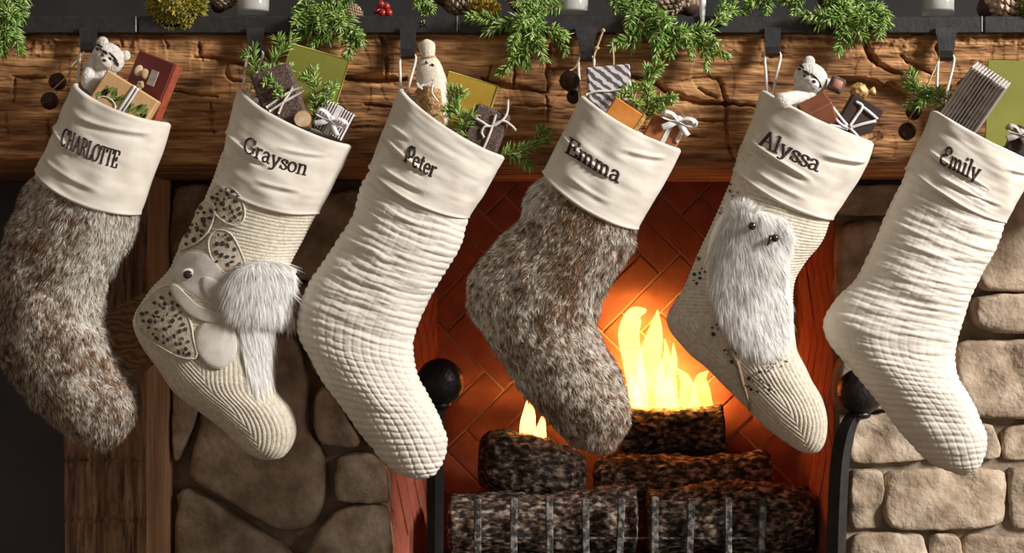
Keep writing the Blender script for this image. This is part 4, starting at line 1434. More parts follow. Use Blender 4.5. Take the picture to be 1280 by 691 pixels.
# ---- logs
def log(label, a, b, ya, yb, r_px, seed, tint=1.0, knob=0.0, dome=0.03):
    A, B = W(*a, ya), W(*b, yb)
    R = px(r_px, (ya + yb) / 2)
    root = thing('firewood_log', label, 'log', (A + B) / 2, 'logs burning in the grate')
    n, m = 90, 84
    t = np.linspace(0, 1, n)
    d = B - A
    L = np.linalg.norm(d)
    u, w = frame_of(d)
    ang = np.linspace(0, 2 * math.pi, m, endpoint=False)
    TT, AA = np.meshgrid(t, ang, indexing='ij')
    cs = np.stack([np.cos(AA), np.sin(AA), TT * L / R], -1)
    rr = 1 + 0.55 * (fbm(cs * [1.1, 1.1, 0.6] + seed, seed, 2) - 0.5)
    rr += 0.34 * (fbm(cs * [3.6, 3.6, 1.4] + seed, seed + 2, 3) - 0.5)
    rg = np.abs(fbm(cs * [7.5, 7.5, 3.4] + seed, seed + 4, 2) - 0.5)
    rr += 0.34 * rg - 0.05
    rr += knob * np.exp(-(((TT - 0.72) / 0.08) ** 2 + ((np.cos(AA - 1.2) - 1) / 0.5) ** 2))
    rr = 1 + 0.75 * (rr - rr.mean())
    rr = rr * (1.06 - 0.12 * TT + 0.10 * np.sin(TT * 5 + seed))
    endf = np.clip(np.minimum(TT, 1 - TT) / dome, 0, 1)
    rr = rr * (0.55 + 0.45 * np.sqrt(1 - (1 - endf) ** 2))
    bend = R * (0.22 * np.sin(TT * 4.2 + seed)[..., None] * u + 0.18 * np.sin(TT * 3.1 + seed * 2)[..., None] * w)
    P = A + TT[..., None] * d + bend + R * rr[..., None] * (np.cos(AA)[..., None] * u + np.sin(AA)[..., None] * w)
    shade = np.full(TT.shape, tint)
    mesh_obj('bark', P.reshape(-1, 3), grid_faces(n, m, False, True), M['bark'], root, True, np.repeat(shade.reshape(-1, 1), 3, 1))
    for e, s in ((0, -1), (n - 1, 1)):
        ring = P[e]
        c = ring.mean(0)
        Vc = [ring]
        for k in (0.75, 0.5, 0.25):
            Vc.append(c + (ring - c) * k + d / L * s * 0.004 * (fbm(ring * 80, seed, 2) - 0.5)[:, None])
        Vc = np.vstack(Vc + [c[None]])
        F = grid_faces(4, m, False, True).tolist() + [(3 * m + k, 4 * m, 3 * m + (k + 1) % m) for k in range(m)]
        mesh_obj('cut_end', Vc, F, M['log_end'], root)
    return root


log('lower log with its sawn end beside the andiron in front of the firebrick', (560, 652), (796, 653), 0.655, 0.65, 42, 701, 0.75)
log('lower log behind the grate bars nearest the curved neck andiron', (808, 653), (1014, 651), 0.655, 0.66, 42, 702, 1.0, 0.2)
log('charred dark log with low flames rising from it', (598, 582), (733, 588), 0.755, 0.75, 37, 703, 0.40, 0.0, 0.16)
log('grey brown barked log lying across the middle of the pile', (742, 597), (966, 592), 0.778, 0.770, 32, 704, 1.0, 0.1, 0.1)
log('short charred log with tall yellow flames on top', (776, 545), (906, 541), 0.850, 0.846, 32, 705, 0.60)

# ---- flames
FX = lambda x, y: (620 + x / 3.636, 370 + y / 3.636)


def flame(root, pts, ws, y, seed):
    c = catmull([FX(*p) for p in pts], 10)
    w = np.interp(np.linspace(0, 1, len(c)), np.linspace(0, 1, len(ws)), ws) / 3.636
    # smooth the width profile
    w = np.convolve(np.r_[[w[0]] * 4, w, [w[-1]] * 4], np.ones(9) / 9, 'valid')
    w[-1] = 0.05
    n, m = len(c), 18
    tg = np.gradient(c, axis=0)
    tg /= np.linalg.norm(tg, axis=1, keepdims=True)
    nr = np.stack([-tg[:, 1], tg[:, 0]], 1)
    V = []
    for i in range(n):
        for k in range(m):
            a = 2 * math.pi * k / m
            q = c[i] + nr[i] * math.cos(a) * w[i] / 2
            p = W(q[0], q[1], y)
            p[1] += math.sin(a) * px(w[i] / 2, y) * 0.40 + 0.01 * math.sin(i * 0.3 + seed)
            V.append(p)
    F = grid_faces(n, m, False, True).tolist() + [tuple(range(m))[::-1], tuple((n - 1) * m + k for k in range(m))]
    return mesh_obj('flame', V, F, M['flame'], root)


def fire(label, tongues, y, base):
    root = thing('fire', label, 'flames', W(*FX(*base), y), 'flames over the logs')
    for i, (pts, ws) in enumerate(tongues):
        flame(root, pts, ws, y + 0.012 * ((i * 7) % 3 - 1), i)
    return root


fire('tall yellow flames rising from the short charred log', [
    ([(665, 530), (640, 400), (615, 260), (605, 160), (630, 85), (686, 62)], [70, 90, 92, 98, 80, 8]),
    ([(700, 530), (705, 400), (700, 300), (715, 200), (730, 120), (735, 62)], [150, 140, 112, 84, 44, 2]),
    ([(775, 530), (765, 430), (760, 350), (775, 270), (768, 192)], [100, 84, 58, 34, 2]),
    ([(800, 530), (798, 430), (802, 330), (808, 270), (809, 212)], [70, 52, 40, 26, 2]),
    ([(875, 530), (872, 450), (866, 400), (850, 360), (822, 332)], [100, 74, 56, 40, 2]),
    ([(935, 530), (935, 460), (930, 410), (938, 370), (962, 338)], [116, 92, 74, 50, 2]),
    ([(640, 540), (632, 460), (620, 400), (616, 345)], [80, 66, 34, 2])], 0.846, (760, 500))
fire('low yellow flames rising from the charred dark log', [
    ([(145, 650), (145, 580), (150, 520), (143, 462)], [76, 72, 54, 2]),
    ([(200, 650), (205, 600), (212, 565), (216, 532)], [62, 44, 26, 2])], 0.75, (170, 625))

# ================================================================== mantel hardware
YR = -0.014        # front of the iron rails
rail_specs = [
    (-170, 169, [(110, 22, 20, 60)], 'black iron hanger rail holding the fur stocking beside the timber post'),
    (173, 571, [(319, 22, 18, 64), (510, 20, 19, 68)], 'black iron hanger rail with two hooks under the moss ball'),
    (575, 1227, [(733, 27, 16, 71), (966, 20, 19, 65), (1183, 27, 18, 70)], 'long black iron hanger rail with three hooks'),
    (1231, 1480, [], 'plain black iron rail under the large pinecone'),
]
for x0, x1, hooks, lab in rail_specs:
    a, b = W(x0, 38, YR), W(x1, 20, YR)
    rt = thing('hanger_rail', lab, 'rail', ((a[0] + b[0]) / 2, 0.02, ZT))
    mb = MB()
    box(mb, ((a[0] + b[0]) / 2, 0.024, (ZT - 0.006 + b[2]) / 2), (b[0] - a[0], 0.075, b[2] - ZT + 0.006), bev=0.0015)
    mb_obj('rail', mb, M['iron'], rt, False)
    mb = MB()
    box(mb, (b[0] + 0.0005, 0.024, (ZT - 0.004 + b[2]) / 2), (0.0022, 0.077, b[2] - ZT + 0.004), bev=0.0005)
    mb_obj('end_cap', mb, mat('worn_steel_edge', (0.20, 0.19, 0.18), (0.42, 0.40, 0.38), 60, 0.4), rt, False)
    for hx, wt, wb, yb in hooks:
        mb = MB()
        prof = [(YR - 0.004, 34, wt), (YR - 0.006, 40, wt), (-0.021, 48, (wt + wb) / 2), (-0.022, yb - 3, wb), (-0.026, yb + 1, wb), (-0.034, yb + 3, wb), (-0.042, yb, wb * 0.9), (-0.044, yb - 7, wb * 0.8)]
        V = []
        for yy, py_, w_ in prof:
            for sx in (-1, 1):
                p = W(hx + sx * w_ / 2, py_, yy)
                V.append(p)
        V = np.array(V)
        n = len(prof)
        off = np.zeros((n, 3))
        tg = np.gradient(np.array([[W(0, p[1], p[0])[1], W(0, p[1], p[0])[2]] for p in prof]), axis=0)
        tg /= np.linalg.norm(tg, axis=1, keepdims=True)
        off[:, 1], off[:, 2] = -tg[:, 1] * 0.0035, tg[:, 0] * 0.0035
        V2 = V + np.repeat(off, 2, 0)
        F = []
        for i in range(n - 1):
            F += [(2 * i, 2 * i + 1, 2 * i + 3, 2 * i + 2), (2 * n + 2 * i, 2 * n + 2 * i + 2, 2 * n + 2 * i + 3, 2 * n + 2 * i + 1),
                  (2 * i, 2 * i + 2, 2 * n + 2 * i + 2, 2 * n + 2 * i), (2 * i + 1, 2 * n + 2 * i + 1, 2 * n + 2 * i + 3, 2 * i + 3)]
        F += [(0, 2 * n, 2 * n + 1, 1), (2 * n - 2, 2 * n - 1, 4 * n - 1, 4 * n - 2)]
        mb.add(np.vstack([V, V2]), F)
        mb_obj('hook', mb, M['iron'], rt, False)

# ================================================================== greenery
G1, G2, G3 = np.array([0.10, 0.24, 0.025]), np.array([0.27, 0.42, 0.07]), np.array([0.60, 0.68, 0.34])


ZRT = EZ - (20 - 345.5) * S * (D + YR) / D       # top of the rails


def off_rail(V):
    """push points that would sink into the rails out through the nearer of their top and front"""
    V = np.array(V)
    top, front = ZRT + 0.0008 - V[:, 2], V[:, 1] - (YR - 0.0008)
    inn = (top > 0) & (front > 0) & (V[:, 2] > ZT - 0.008) & (V[:, 1] < 0.062)
    up = inn & (top < front)
    V[up, 2] += top[up]
    fr = inn & ~up
    V[fr, 1] -= front[fr]
    # below the rails: in front of the beam
    bm = (V[:, 2] <= ZT - 0.008) & (V[:, 1] > -0.006)
    V[bm, 1] = -0.006
    return V


def sprig(name, label, path, y0, y1, group, nl=15, seed=0, dens=1.0, shoots=2, parts_cat='fir sprig', w=0.0024, rest=False):
    rng = np.random.default_rng(900 + seed)
    n = 40
    c2 = resamp(catmull(path, 8), n)
    c = np.array([W(p[0], p[1], y0 + (y1 - y0) * i / (n - 1)) for i, p in enumerate(c2)])
    if rest:                 # stem runs over the rail and down its front
        yy = np.interp([p[1] for p in c2], [8, 17, 22, 60], [0.006, -0.010, YR - 0.007, -0.028])
        c = np.array([W(p[0], p[1], y_) for p, y_ in zip(c2, yy)])
    root = thing(name, label, parts_cat, c[0], group)
    lines = [(c, 1.0)]
    L = np.linalg.norm(np.diff(c, axis=0), axis=1).sum()
    for k in range(shoots):
        i = int(n * (0.25 + 0.5 * k / max(1, shoots - 1))) if shoots > 1 else n // 2
        s = 1 if k % 2 else -1
        t = c[min(i + 2, n - 1)] - c[i]
        t /= np.linalg.norm(t)
        a = math.radians(38 + 10 * rng.random()) * s
        d = np.array([t[0] * math.cos(a) - t[2] * math.sin(a), t[1] - 0.15, t[0] * math.sin(a) + t[2] * math.cos(a)])
        ll = L * (0.32 + 0.12 * rng.random())
        lines.append((np.array([c[i] + d * ll * q + np.array([0, -0.006, -0.01]) * q * q for q in np.linspace(0, 1, 16)]), 0.85))
    mb = MB()
    for k, (p, sc) in enumerate(lines):
        tube(mb, p[::3] if k == 0 else p[::2], np.linspace(0.0016, 0.0008, len(p[::3] if k == 0 else p[::2])) * (1 if k == 0 else .7), 5)
    if rest:
        mb.v = [off_rail(mb.verts())]
    mb_obj('stem', mb, M['stem'], root)
    VV, FF, CC, cnt = [], [], [], 0
    nlen = px(nl, y0) * 1.3
    for p, sc in lines:
        ll = np.linalg.norm(np.diff(p, axis=0), axis=1).sum()
        m = max(20, int(ll / 0.00075 * dens))
        u = rng.random(m) ** 0.9
        idx = u * (len(p) - 1)
        i0 = np.clip(idx.astype(int), 0, len(p) - 2)
        fr = (idx - i0)[:, None]
        P = p[i0] * (1 - fr) + p[i0 + 1] * fr
        T = p[i0 + 1] - p[i0]
        T /= np.linalg.norm(T, axis=1, keepdims=True)
        rd = rng.normal(size=(m, 3))
        rd -= T * np.sum(rd * T, 1, keepdims=True)
        rd /= np.linalg.norm(rd, axis=1, keepdims=True)
        tipf = u[:, None]
        Dn = T * (0.45 + 0.45 * tipf) + rd * (1.0 - 0.3 * tipf) + rng.normal(size=(m, 3)) * 0.1
        Dn /= np.linalg.norm(Dn, axis=1, keepdims=True)
        ln_ = nlen * sc * rng.uniform(0.75, 1.1, m)[:, None] * (1 - 0.25 * tipf)
        sd = np.cross(Dn, rng.normal(size=(m, 3)))
        sd /= np.linalg.norm(sd, axis=1, keepdims=True)
        up = np.cross(Dn, sd)
        ww = w * 0.5
        tri = [sd, -0.5 * sd + 0.87 * up, -0.5 * sd - 0.87 * up]
        base = [P + q * ww * 0.6 for q in tri]
        mid = [P + Dn * ln_ * 0.6 + q * ww for q in tri]
        tip = P + Dn * ln_ + np.array([0, 0, -0.0012])
        V = np.stack(base + mid + [tip], 1).reshape(-1, 3)
        b = np.arange(m)[:, None] * 7
        F = np.vstack([b + f for f in ([0, 1, 4], [0, 4, 3], [1, 2, 5], [1, 5, 4], [2, 0, 3], [2, 3, 5], [3, 4, 6], [4, 5, 6], [5, 3, 6])]) + cnt
        t = rng.random((m, 1))
        col = np.where(t < 0.6, G1 * (1 - t / 0.6) + G2 * t / 0.6, G2 * (1 - (t - 0.6) / 0.4) + G3 * (t - 0.6) / 0.4)
        C = np.repeat(col, 7, 0)
        if rest:
            V = off_rail(V)
        VV.append(V)
        FF.append(F)
        CC.append(C)
        cnt += len(V)
    o = mesh_obj('needles', np.vstack(VV), np.vstack(FF), M['needle'], root, False, np.vstack(CC))
    o['kind'] = 'stuff'
    return root


GA = 'fir sprigs of the mantel garland'
garland = [
    ([(-14, -6), (6, 16), (20, 44)], 'fir sprig spreading over the mantel edge at the timber post end', 17),
    ([(18, -14), (8, 22), (2, 62)], 'long fir sprig hanging lowest at the timber post end', 16),
    ([(-30, 6), (-12, 34), (-4, 58)], 'fir sprig drooping farthest out beyond the timber post', 16),
    ([(34, -12), (26, 8), (14, 24)], 'short fir sprig lying on the rail end above the bronze bells', 15),
    ([(408, -12), (400, 12), (384, 44)], 'broad fir sprig fanning down over the rail above the olive card', 17),
    ([(424, -16), (418, 18), (410, 50)], 'fir sprig hanging straight down to the top edge of the olive card', 16),
    ([(384, -12), (382, 8), (376, 26)], 'short upright fir sprig nearest the candle by the moss ball', 15),
    ([(430, 18), (438, 36), (446, 56)], 'fir sprig hanging below the small frosted pinecone', 15),
    ([(444, -12), (424, 2), (402, 20)], 'fir sprig lying across the top of the cluster beside the red berries', 15),
    ([(704, 4), (656, 20), (608, 38)], 'long fir sprig reaching sideways towards the golden moss tuft', 17),
    ([(676, -6), (664, 34), (656, 80)], 'long fir sprig hanging down the beam below the frosted pinecone', 17),
    ([(658, 26), (684, 40), (708, 46)], 'short fir sprig crossing the rail under the candle on the long rail', 13),
    ([(520, -14), (528, 0), (536, 12)], 'short fir sprig above the linen sack beside the frosted pinecone', 12),
    ([(798, -14), (814, 18), (832, 44)], 'thick fir sprig slanting down beside the brown pinecone', 16),
    ([(786, -8), (800, 28), (788, 58)], 'fir sprig hanging down onto the beam above the copper parcel', 16),
    ([(822, 14), (838, 36), (848, 56)], 'short fir sprig fanning out below the brown pinecone', 15),
    ([(842, 36), (866, 48), (892, 68)], 'thin fir twig slanting down the beam below the icicle', 11),
    ([(846, 39), (884, 36), (908, 20), (920, -6)], 'thin fir twig curving up round the foot of the icicle', 12),
    ([(760, -12), (776, 4), (790, 16)], 'short fir sprig lying on the rail beside the candle and brown pinecone', 13),
    ([(984, -16), (958, -2), (938, 8)], 'short bright fir sprig lying on the rail above the hook of the owl stocking', 14),
    ([(1024, -14), (998, -4), (976, 2)], 'fir sprig lying along the rail between hook and chipped beam', 14),
    ([(1064, -14), (1050, 12), (1022, 30)], 'broad fir sprig over the rail above the striped plush animal', 16),
    ([(1052, -6), (1056, 24), (1062, 52)], 'fir sprig hanging lowest over the chipped part of the beam', 16),
    ([(1066, -4), (1088, 10), (1108, 30)], 'fir sprig pointing towards the candle near the large pinecone', 15),
    ([(1044, 2), (1070, 20), (1084, 34)], 'fir sprig filling the middle of the cluster over the beam crack', 15),
    ([(1034, -12), (1044, 8), (1042, 24)], 'short fir sprig under the pinecone in the cluster over the chipped beam', 14),
]
for i, (p, lab, nl) in enumerate(garland):
    sprig('fir_sprig', lab, p, -0.005, -0.032, GA, nl, i, 1.15, 3, rest=True)


def pinecone(label, x, y, r_px, yy=0.03, seed=0, tilt=0.0, frost=1.0, group=None):
    rng = np.random.default_rng(1300 + seed)
    c = W(x, y, yy)
    R = px(r_px, yy)
    root = thing('pinecone', label, 'pinecone', c - [0, 0, R], group)
    ax = axes(tilt, rng.uniform(-20, 20), rng.uniform(-25, 10))
    mb = MB()
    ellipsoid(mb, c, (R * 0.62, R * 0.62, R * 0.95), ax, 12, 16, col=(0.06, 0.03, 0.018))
    mb_obj('core', mb, M['cone'], root)
    mb = MB()
    N = 120
    for k in range(N):
        f = (k + 0.5) / N
        ph = k * 2.39996
        zz = 1 - 2 * f
        rr = math.sqrt(max(0, 1 - zz * zz)) ** 0.8
        out = np.array([math.cos(ph) * rr, math.sin(ph) * rr, zz * 0.75])
        b = np.array([math.cos(ph) * rr * 0.55, math.sin(ph) * rr * 0.55, zz * 0.85])
        d = out - b + np.array([0, 0, 0.25])
        d /= np.linalg.norm(d) + 1e-9
        sd = np.array([-math.sin(ph), math.cos(ph), 0])
        nn = np.cross(d, sd)
        L_ = 0.52 * (0.6 + 0.5 * rr)
        w_ = 0.20 * (0.6 + 0.5 * rr)
        pts = [b - sd * w_ * 0.5, b + sd * w_ * 0.5, b + d * L_ * 0.8 + sd * w_, b + d * L_ * 0.8 - sd * w_, b + d * L_ + nn * 0.03,
               b + d * L_ * 0.85 - nn * 0.10]
        j = rng.uniform(0.7, 1.2)
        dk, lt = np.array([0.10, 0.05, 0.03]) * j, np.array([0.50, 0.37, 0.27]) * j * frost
        V = np.array(pts) * R
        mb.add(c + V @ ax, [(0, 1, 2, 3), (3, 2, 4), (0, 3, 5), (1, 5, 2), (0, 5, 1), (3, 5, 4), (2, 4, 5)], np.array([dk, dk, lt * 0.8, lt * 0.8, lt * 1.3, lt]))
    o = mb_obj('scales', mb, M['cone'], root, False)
    o['kind'] = 'stuff'
    return root


pinecone('dark pinecone between the moss ball and the candle', 276, -2, 20, 0.03, 1, 20, 0.7)
pinecone('small frosted pinecone tucked in fir above the olive card', 440, 18, 12, 0.0, 2, 60, 1.3)
pinecone('frosted pinecone on the rail end next to the yellow moss', 566, -6, 26, 0.03, 3, 80, 1.0)
pinecone('frosted pinecone behind the fir sprigs left of the candle on the long rail', 648, -4, 20, 0.035, 4, 10, 1.2)
pinecone('brown pinecone beside the white icicle', 826, 2, 26, 0.03, 5, 30, 0.9)
pinecone('reddish pinecone touching the white icicle', 856, 0, 24, 0.05, 6, -30, 1.0)
pinecone('large frosted pinecone at the join of two rails', 1248, 4, 30, 0.025, 7, 65, 1.5)
pinecone('pinecone among the fir above the chipped part of the mantel', 1036, -6, 20, 0.04, 8, 40, 1.1)


def moss(label, x, y, rx, ry, yy, seed, c1, c2, n=2600, ln_=0.007):
    rng = np.random.default_rng(seed)
    c = W(x, y, yy)
    r = np.array([px(rx, yy), px(rx, yy) * 0.8, px(ry, yy)])
    root = thing('moss_ball', label, 'moss', c - [0, 0, r[2]])
    mb = MB()
    ellipsoid(mb, c, r * 0.9, nu=16, nv=24, col=tuple(0.5 * (np.asarray(c1) + np.asarray(c2))), fn=lambda v: 1 + 0.25 * (fbm(v * 3, seed, 2) - 0.5))
    mb.v = [off_rail(mb.verts())]
    mb_obj('moss_core', mb, M['moss'], root)
    v = rng.normal(size=(n, 3))
    v /= np.linalg.norm(v, axis=1, keepdims=True)
    k = 1 + 0.25 * (fbm(v * 3, seed, 2) - 0.5)
    P = c + v * r * 0.9 * k[:, None]
    t = np.clip(fbm(v * 4, seed + 3, 2) * 1.6 - 0.3, 0, 1)[:, None]
    col = np.asarray(c1) * (1 - t) + np.asarray(c2) * t
    j = rng.uniform(0.6, 1.2, (n, 1))
    V, F, C = strands(P, v + rng.normal(size=(n, 3)) * 0.5, ln_ * rng.uniform(0.5, 1.2, n), 0.0032, col * j, col * j, rng.normal(size=(n, 3)) * 0.3, rng)
    V = off_rail(V)
    o = mesh_obj('moss_leaves', V, F, M['moss'], root, False, C)
    o['kind'] = 'stuff'
    return root


moss('round ball of yellow green moss on the iron rail', 222, -1, 38, 38, 0.0, 41, (0.20, 0.19, 0.06), (0.56, 0.48, 0.06), 5200)
moss('small tuft of golden moss beside the frosted pinecone', 606, 12, 18, 12, 0.0, 42, (0.30, 0.20, 0.03), (0.55, 0.40, 0.06), 1200)
moss('small tuft of green moss next to the large frosted pinecone', 1290, 8, 22, 18, 0.0, 43, (0.18, 0.18, 0.04), (0.42, 0.42, 0.08), 1500)


def candle(label, x, base_y, r_px, yy=0.024):
    c = W(x, base_y, yy)
    R = px(r_px, yy)
    root = thing('votive_candle', label, 'candle', c, 'votive candles on the rails')
    Hh = 0.075
    mb = MB()
    lathe(mb, c, [(0.0001, 0.0), (R * 0.93, 0.0), (R * 0.96, 0.003), (R, Hh), (R * 0.93, Hh), (R * 0.88, 0.0085), (0.0001, 0.0075)], 40)
    mb_obj('glass_cup', mb, M['glass'], root)
    mb = MB()
    lathe(mb, c, [(0.0001, 0.0065), (R * 0.86, 0.0065), (R * 0.915, 0.009), (R * 0.945, 0.055), (R * 0.90, 0.058), (0.0001, 0.056)], 40)
    mb_obj('wax', mb, M['wax'], root)
    mb = MB()
    tube(mb, [c + [0, 0, 0.055], c + [0.001, 0, 0.068]], 0.0009, 6)
    mb_obj('wick', mb, M['thread'], root)
    return root


candle('white votive candle in a glass cup right of the moss ball', 316, 20, 21)
candle('white votive candle in a glass cup above the birch patterned parcel', 716, 20, 20)
candle('white votive candle in a glass cup near the large frosted pinecone', 1172, 20, 21)

c = W(878, 34, -0.016)
ic = thing('icicle_ornament', 'white frosted icicle ornament standing among fir and pinecones', 'ornament', c)
mb = MB()
lathe(mb, c, [(0.0002, 0.0), (0.0022, 0.004), (0.0040, 0.016), (0.0052, 0.032), (0.0058, 0.06), (0.0050, 0.075), (0.0002, 0.078)], 14)
mb_obj('spike', mb, M['icicle'], ic)
mb = MB()
lathe(mb, c, [(0.0002, 0.076), (0.0030, 0.076), (0.0030, 0.084), (0.0002, 0.086)], 12)
mb_obj('cap', mb, M['iron'], ic)
c = W(478, 22, 0.0)
bs = thing('berry_cluster', 'cluster of dark red berries on the rail', 'berries', c)
for dx, dy, dz in ((0, 0, 6), (-7, .004, 9), (5, .006, 14), (-2, -.004, 17), (8, .0, 6)):
    mb = MB()
    ellipsoid(mb, W(478 + dx, 22 - dz, dy), (0.0058,) * 3, nu=10, nv=14)
    mb_obj('berry', mb, M['berry'], bs)

# ================================================================== presents in the stockings
GY_ = YS


def frame_px(cx, cy, y):
    return W(cx, cy, y)


def gift(name, label, cat, cx, cy, w, h, roll, m, y=GY_, thick=0.03, yaw=0.0, pitch=0.0, group=None, bev=0.002, part='wrapping'):
    c = W(cx, cy, y)
    root = thing(name, label, cat, c, group)
    ax = axes(roll, yaw, pitch)
    mb = MB()
    sz = (px(w, y), thick, px(h, y))
    box(mb, (0, 0, 0), sz, None, bev)
    o = mb_obj(part, mb, m, None, False)
    o.parent = root
    from mathutils import Matrix
    Mx = Matrix([[ax[0][0], ax[1][0], ax[2][0]], [ax[0][1], ax[1][1], ax[2][1]], [ax[0][2], ax[1][2], ax[2][2]]])
    o.rotation_euler = Mx.to_euler()
    return dict(root=root, c=c, ax=ax, sz=sz, body=o)


def gp(g, u, v, d=0.0):
    """point on the front of a gift: u, v in -1..1, d metres in front"""
    return g['c'] + np.array([u * g['sz'][0] / 2, -g['sz'][1] / 2 - d, v * g['sz'][2] / 2]) @ g['ax']


def band(g, u=None, v=None, wpx=6, m=None, name='ribbon'):
    """ribbon all the way round the box"""
    mb = MB()
    e = 0.0012
    if u is not None:
        cc = g['c'] + np.array([u * g['sz'][0] / 2, 0, 0]) @ g['ax']
        box(mb, cc, (px(wpx, YS), g['sz'][1] + 2 * e, g['sz'][2] + 2 * e), g['ax'], 0.0006)
    else:
        cc = g['c'] + np.array([0, 0, v * g['sz'][2] / 2]) @ g['ax']
        box(mb, cc, (g['sz'][0] + 2 * e, g['sz'][1] + 2 * e, px(wpx, YS)), g['ax'], 0.0006)
    return mb_obj(name, mb, m or M['ribbon'], g['root'], False)


def flat_ribbon(mb, pts, w, nrm=(0, -1, 0), tk=0.0008):
    pts = np.asarray(pts, float)
    t = np.gradient(pts, axis=0)
    t /= np.linalg.norm(t, axis=1, keepdims=True)
    nrm = np.asarray(nrm, float)
    V = []
    w = np.broadcast_to(w, (len(pts),))
    for i in range(len(pts)):
        s = np.cross(t[i], nrm)
        s /= np.linalg.norm(s) + 1e-9
        k = np.cross(s, t[i])
        for a, b in ((-1, -1), (1, -1), (1, 1), (-1, 1)):
            V.append(pts[i] + s * a * w[i] / 2 + k * b * tk / 2)
    F = grid_faces(len(pts), 4, False, True).tolist() + [(0, 1, 2, 3), tuple((len(pts) - 1) * 4 + q for q in (3, 2, 1, 0))]
    mb.add(V, F)


def strip(g, pix, wpx=5, m=None, name='ribbon', lift=0.0015, y=None, round_=False):
    """ribbon or twine laid along pixel points in front of the gift"""
    yf = (g['c'][1] - g['sz'][1] / 2 - lift) if y is None else y
    pts = catmull([W(a, b, yf - 0.0015 * (i % 2)) for i, (a, b) in enumerate(pix)], 6)
    mb = MB()
    if round_:
        tube(mb, pts, px(wpx, yf) / 2, 7)
    else:
        flat_ribbon(mb, pts, px(wpx, yf))
    return mb_obj(name, mb, m or M['ribbon'], g['root'])


def bow(g, x, y, r, rot, m=None, wpx=6, tails=True, lift=0.006):
    """two loops, knot and tails, centred on a pixel"""
    yf = g['c'][1] - g['sz'][1] / 2 - lift
    c = W(x, y, yf)
    a0 = math.radians(rot)
    out = []
    R = px(r, yf)

    def at(u, v, d=0):
        return c + np.array([u * math.cos(a0) + v * math.sin(a0), -d, -u * math.sin(a0) + v * math.cos(a0)]) * R

    bowo = None
    for s in (-1, 1):
        mb = MB()
        lp = catmull([at(0, 0), at(s * 0.5, 0.26, 0.15), at(s * 0.95, 0.22, 0.22), at(s * 1.0, -0.08, 0.12), at(s * 0.55, -0.10, 0.02), at(0, 0, 0.05)], 6)
        flat_ribbon(mb, lp, px(wpx, yf), (0, -0.6, 0.8))
        o = mb_obj('bow_loop', mb, m or M['ribbon'], g['root'])
        if tails:
            mb = MB()
            flat_ribbon(mb, catmull([at(0, 0), at(s * 0.4, -0.42, 0.12), at(s * 0.85, -0.78, 0.05)], 6), px(wpx, yf))
            mb_obj('bow_tail', mb, m or M['ribbon'], g['root'])
    mb = MB()
    ellipsoid(mb, c, (px(wpx, yf) * 0.7, 0.003, px(wpx, yf) * 0.7), nu=8, nv=12)
    mb_obj('bow_knot', mb, m or M['ribbon'], g['root'])


# --- first stocking
g = gift('gift_box', 'kraft paper parcel with green fern print and white ribbon', 'gift', 152.5, 133, 75, 60, 32, M['kraft'], -0.104, 0.024)
strip(g, [(169, 107), (158, 124), (146, 142), (138, 154)], 4, lift=0.001)
strip(g, [(173, 110), (162, 127), (150, 145), (142, 157)], 3, lift=0.001)
mb = MB()
rng = np.random.default_rng(5)
for (u, v, a, l) in ((-0.72, 0.0, 60, 15), (-0.45, -0.05, 35, 18), (-0.2, -0.1, 75, 15), (-0.62, -0.1, 100, 14), (0.05, -0.1, 48, 16), (0.45, 0.0, 70, 15), (0.6, -0.1, 40, 14), (0.8, 0.05, 85, 12), (0.3, -0.15, 100, 14), (-0.35, 0.15, 100, 10), (0.55, 0.2, 60, 12), (0.7, -.3, 60, 14), (-.85, -.2, 50, 16)):
    b = np.array([u * g['sz'][0] / 2, 0, v * g['sz'][2] / 2])
    th = math.radians(a)
    for k in range(7):
        f = k / 6
        for s in (-1, 1):
            d2 = th + s * 0.75
            p0 = b + np.array([math.cos(th), 0, math.sin(th)]) * px(l) * f
            p1 = p0 + np.array([math.cos(d2), 0, math.sin(d2)]) * px(6.5 * (1 - 0.7 * f))
            sd = np.array([-math.sin(d2), 0, math.cos(d2)]) * px(1.3)
            mdl = (p0 + p1) / 2
            V = np.array([p0, mdl + sd, p1, mdl - sd])
            V[:, 0] = np.clip(V[:, 0], -g['sz'][0] / 2 * .98, g['sz'][0] / 2 * .98)
            V[:, 2] = np.clip(V[:, 2], -g['sz'][2] / 2 * .98, g['sz'][2] / 2 * .98)
            V[:, 1] = -g['sz'][1] / 2 - 0.0004
            mb.add(g['c'] + V @ g['ax'], [(0, 1, 2, 3)])
o = mb_obj('fern_print', mb, M['leafprint'], g['root'], False)
o['kind'] = 'stuff'
mb = MB()
ring = [gp(g, -0.42 + 0.34 * math.cos(a), -0.28 + 0.3 * math.sin(a), 0.0006) for a in np.linspace(0.2, 2.9, 14)]
tube(mb, ring, 0.0011, 5)
mb_obj('printed_hoop', mb, M['cord'], g['root'])

